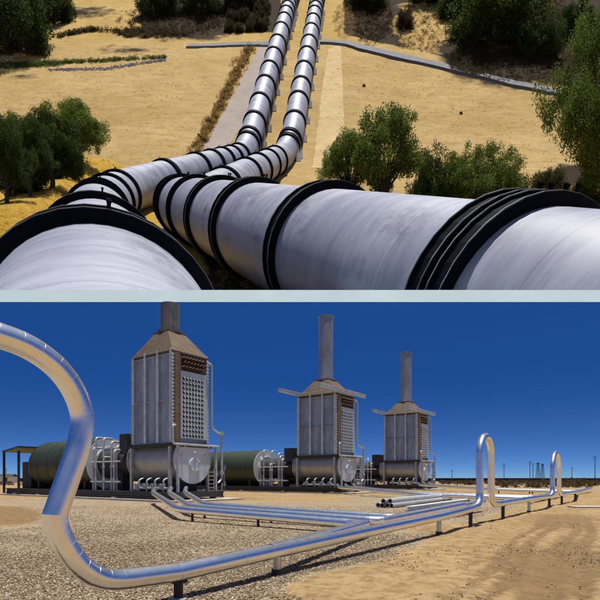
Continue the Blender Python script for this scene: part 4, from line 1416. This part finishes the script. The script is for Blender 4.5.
# ----------------------------------------------------------------- the far flat: poles, scrub, sheds
def pole(px, top, Y, arms, label, tower=False):
    x = (px - 300) / F * Y; h = H + (HOR - top) / F * Y
    t = empty('lattice_tower' if tower else 'utility_pole', (x, Y, 0))
    tag(t, label, 'tower' if tower else 'pole', None if tower else 'poles along the horizon')
    mb = MB()
    if tower:
        for sx in (-1, 1):
            for sy in (-1, 1): mb.bar((sx * .7, sy * .7, 0), (sx * .2, sy * .2, h), .10, .10)
        for k in range(8):
            z = h * k / 8; f0 = .7 - .5 * k / 8; f1 = .7 - .5 * (k + 1) / 8
            for sy in (-1, 1): mb.bar((-f0, sy * f0, z), (f1, sy * f1, z + h / 8), .05, .05); mb.bar((f0, sy * f0, z), (-f1, sy * f1, z + h / 8), .05, .05)
        mb.build('frame', M['dark'], t, local=True)
        mb = MB(); mb.box(-.4, .4, -.3, .3, h - .3, h + .05); mb.build('platform', M['dark'], t, local=True)
    else:
        mb.tube([(0, 0, -.1), (0, 0, h)], .14, 8, r2=.09); mb.build('shaft', M['wood'], t, local=True)
        if arms:
            mb = MB()
            for k in range(arms): mb.box(-.8, .8, -.05, .05, h - .5 - k * .7, h - .38 - k * .7)
            mb.build('crossarm', M['wood'], t, local=True)


pole(6, 468, 190, 1, 'thin pole with one crossarm at the far left, near the white shed')
pole(504, 463, 185, 2, 'pole with two crossarms on the horizon right of the first hairpin loop')
pole(477, 468, 200, 1, 'short pole just left of the first hairpin loop')
pole(530, 461, 190, 2, 'left pole of the close pair between the two hairpin loops')
pole(533, 463, 200, 1, 'thinner right pole of the close pair between the two hairpin loops')
pole(538, 463, 180, 0, 'lattice tower on the horizon between the hairpin loops', True)
pole(542.5, 464, 188, 0, 'slimmer lattice tower directly left of the second hairpin loop', True)
pole(572, 467, 200, 1, 'pole just right of the second hairpin loop')
pole(595, 456, 170, 2, 'tallest pole near the right edge above the dark scrub')
pole(452, 470, 200, 1, 'short pole right of the farthest generator')


def scrub(name, areas, n, material, seed, hmul=1.0):
    rng = np.random.default_rng(seed); rn = random.Random(seed); cs = []; rs = []
    for k in range(n):
        px0, px1, y0, y1, s0, s1 = areas[rn.randrange(len(areas))]
        y = rn.uniform(y0, y1); x = (rn.uniform(px0, px1) - 300) / F * y
        r_ = rn.uniform(s0, s1); cs.append((x, y, r_ * .5 * hmul)); rs.append(r_)
    V = np.concatenate([leaf_cloud(rng, [c], [r_], 34, r_ * .28, .8) for c, r_ in zip(cs, rs)])
    return tag(quads_mesh(name, V, material), kind='stuff')


scrub('undergrowth', [(455, 680, 110, 185, .5, 1.3), (440, 600, 140, 200, .4, 1.0), (500, 690, 85, 120, .4, .9)], 420, M['scrub'], 51, .8)
scrub('undergrowth', [(-120, 60, 110, 195, .3, .9), (230, 480, 120, 200, .3, .9)], 260, M['scrub'], 52)
scrub('brush', [(560, 690, 150, 195, .6, 1.5)], 110, M['scrubdark'], 53)

x = (6 - 300) / F * 175
t = empty('shed', (x, 175, 0)); tag(t, 'tiny white shed with a dark roof on the horizon at the far left', 'shed')
mb = MB(); mb.box(-3, 3, -2, 2, 0, 2.2); mb.build('wall', M['white'], t, local=True)
mb = MB(); mb.add([(-3.3, -2.3, 2.2), (3.3, -2.3, 2.2), (3.3, 2.3, 2.2), (-3.3, 2.3, 2.2), (-3.3, 0, 3.1), (3.3, 0, 3.1)], [(0, 1, 5, 4), (2, 3, 4, 5), (0, 4, 3), (1, 2, 5), (3, 2, 1, 0)])
mb.build('roof', M['dark'], t, local=True)
mb = MB(); mb.box(.6, 1.6, -2.06, -2.0, 0, 1.9); mb.build('door', M['dark'], t, local=True)

# ----------------------------------------------------------------- light, sky, camera
SUN = Vector((.06, -.06, .99)).normalized()
sl = bpy.data.lights.new('sun', 'SUN'); sl.energy = 5.0; sl.angle = R(.5); sl.color = (1, .955, .88)
so = bpy.data.objects.new('sun', sl); COL.objects.link(so)
so.rotation_euler = SUN.to_track_quat('Z', 'Y').to_euler()

w = bpy.data.worlds.new('World'); SC.world = w; w.use_nodes = True
nt = w.node_tree; bg = nt.nodes['Background']
sky = nd(nt, 'ShaderNodeTexSky', sky_type='NISHITA')
sky.sun_disc = False; sky.sun_elevation = math.asin(SUN.z); sky.sun_rotation = math.atan2(SUN.x, SUN.y)
sky.altitude = 2500; sky.air_density = 1.0; sky.dust_density = .0; sky.ozone_density = 5.0
tc = nd(nt, 'ShaderNodeTexCoord')
sx = nd(nt, 'ShaderNodeSeparateXYZ'); nt.links.new(tc.outputs['Generated'], sx.inputs[0])
mz = nd(nt, 'ShaderNodeMath', operation='MULTIPLY_ADD', inp={1: 3.0, 2: .02}); nt.links.new(sx.outputs[2], mz.inputs[0])
cx_ = nd(nt, 'ShaderNodeCombineXYZ')
nt.links.new(sx.outputs[0], cx_.inputs[0]); nt.links.new(sx.outputs[1], cx_.inputs[1]); nt.links.new(mz.outputs[0], cx_.inputs[2])
nn = nd(nt, 'ShaderNodeVectorMath', operation='NORMALIZE'); nt.links.new(cx_.outputs[0], nn.inputs[0])
try:
    nt.links.new(nn.outputs[0], sky.inputs[0])
except Exception as e:
    print('sky has no vector input', e)
mr = nd(nt, 'ShaderNodeMapRange', interpolation_type='SMOOTHSTEP', inp={'From Min': 0.0, 'From Max': .20, 'To Min': 0.0, 'To Max': 1.0})
nt.links.new(sx.outputs[2], mr.inputs[0])
tint = mixc(nt, mr.outputs[0], (.60, .93, 1.40), (.25, .77, 1.46))
mr2 = nd(nt, 'ShaderNodeMapRange', interpolation_type='SMOOTHSTEP', inp={'From Min': .33, 'From Max': .70, 'To Min': 0.0, 'To Max': 1.0})
nt.links.new(sx.outputs[2], mr2.inputs[0])
tint = mixc(nt, mr2.outputs[0], tint, (3.0, 2.6, 2.2))
nt.links.new(mixc(nt, 1.0, sky.outputs[0], tint, 'MULTIPLY'), bg.inputs['Color'])
bg.inputs['Strength'].default_value = .047

cam = bpy.data.cameras.new('camera'); co = bpy.data.objects.new('camera', cam); COL.objects.link(co)
co.location = (0, 0, H); co.rotation_euler = (R(90), 0, 0)
cam.sensor_width = 36; cam.lens = 36 * F / 600; cam.shift_y = (HOR - 300) / 600
cam.clip_start = .1; cam.clip_end = 80000
SC.camera = co
SC.view_settings.view_transform = 'Standard'; SC.view_settings.look = 'None'
SC.view_settings.exposure = 0.45; SC.view_settings.gamma = 1
SC.view_settings.use_curve_mapping = False
SC.cycles.max_bounces = 5
SC.render.resolution_x = SC.render.resolution_y = 1024
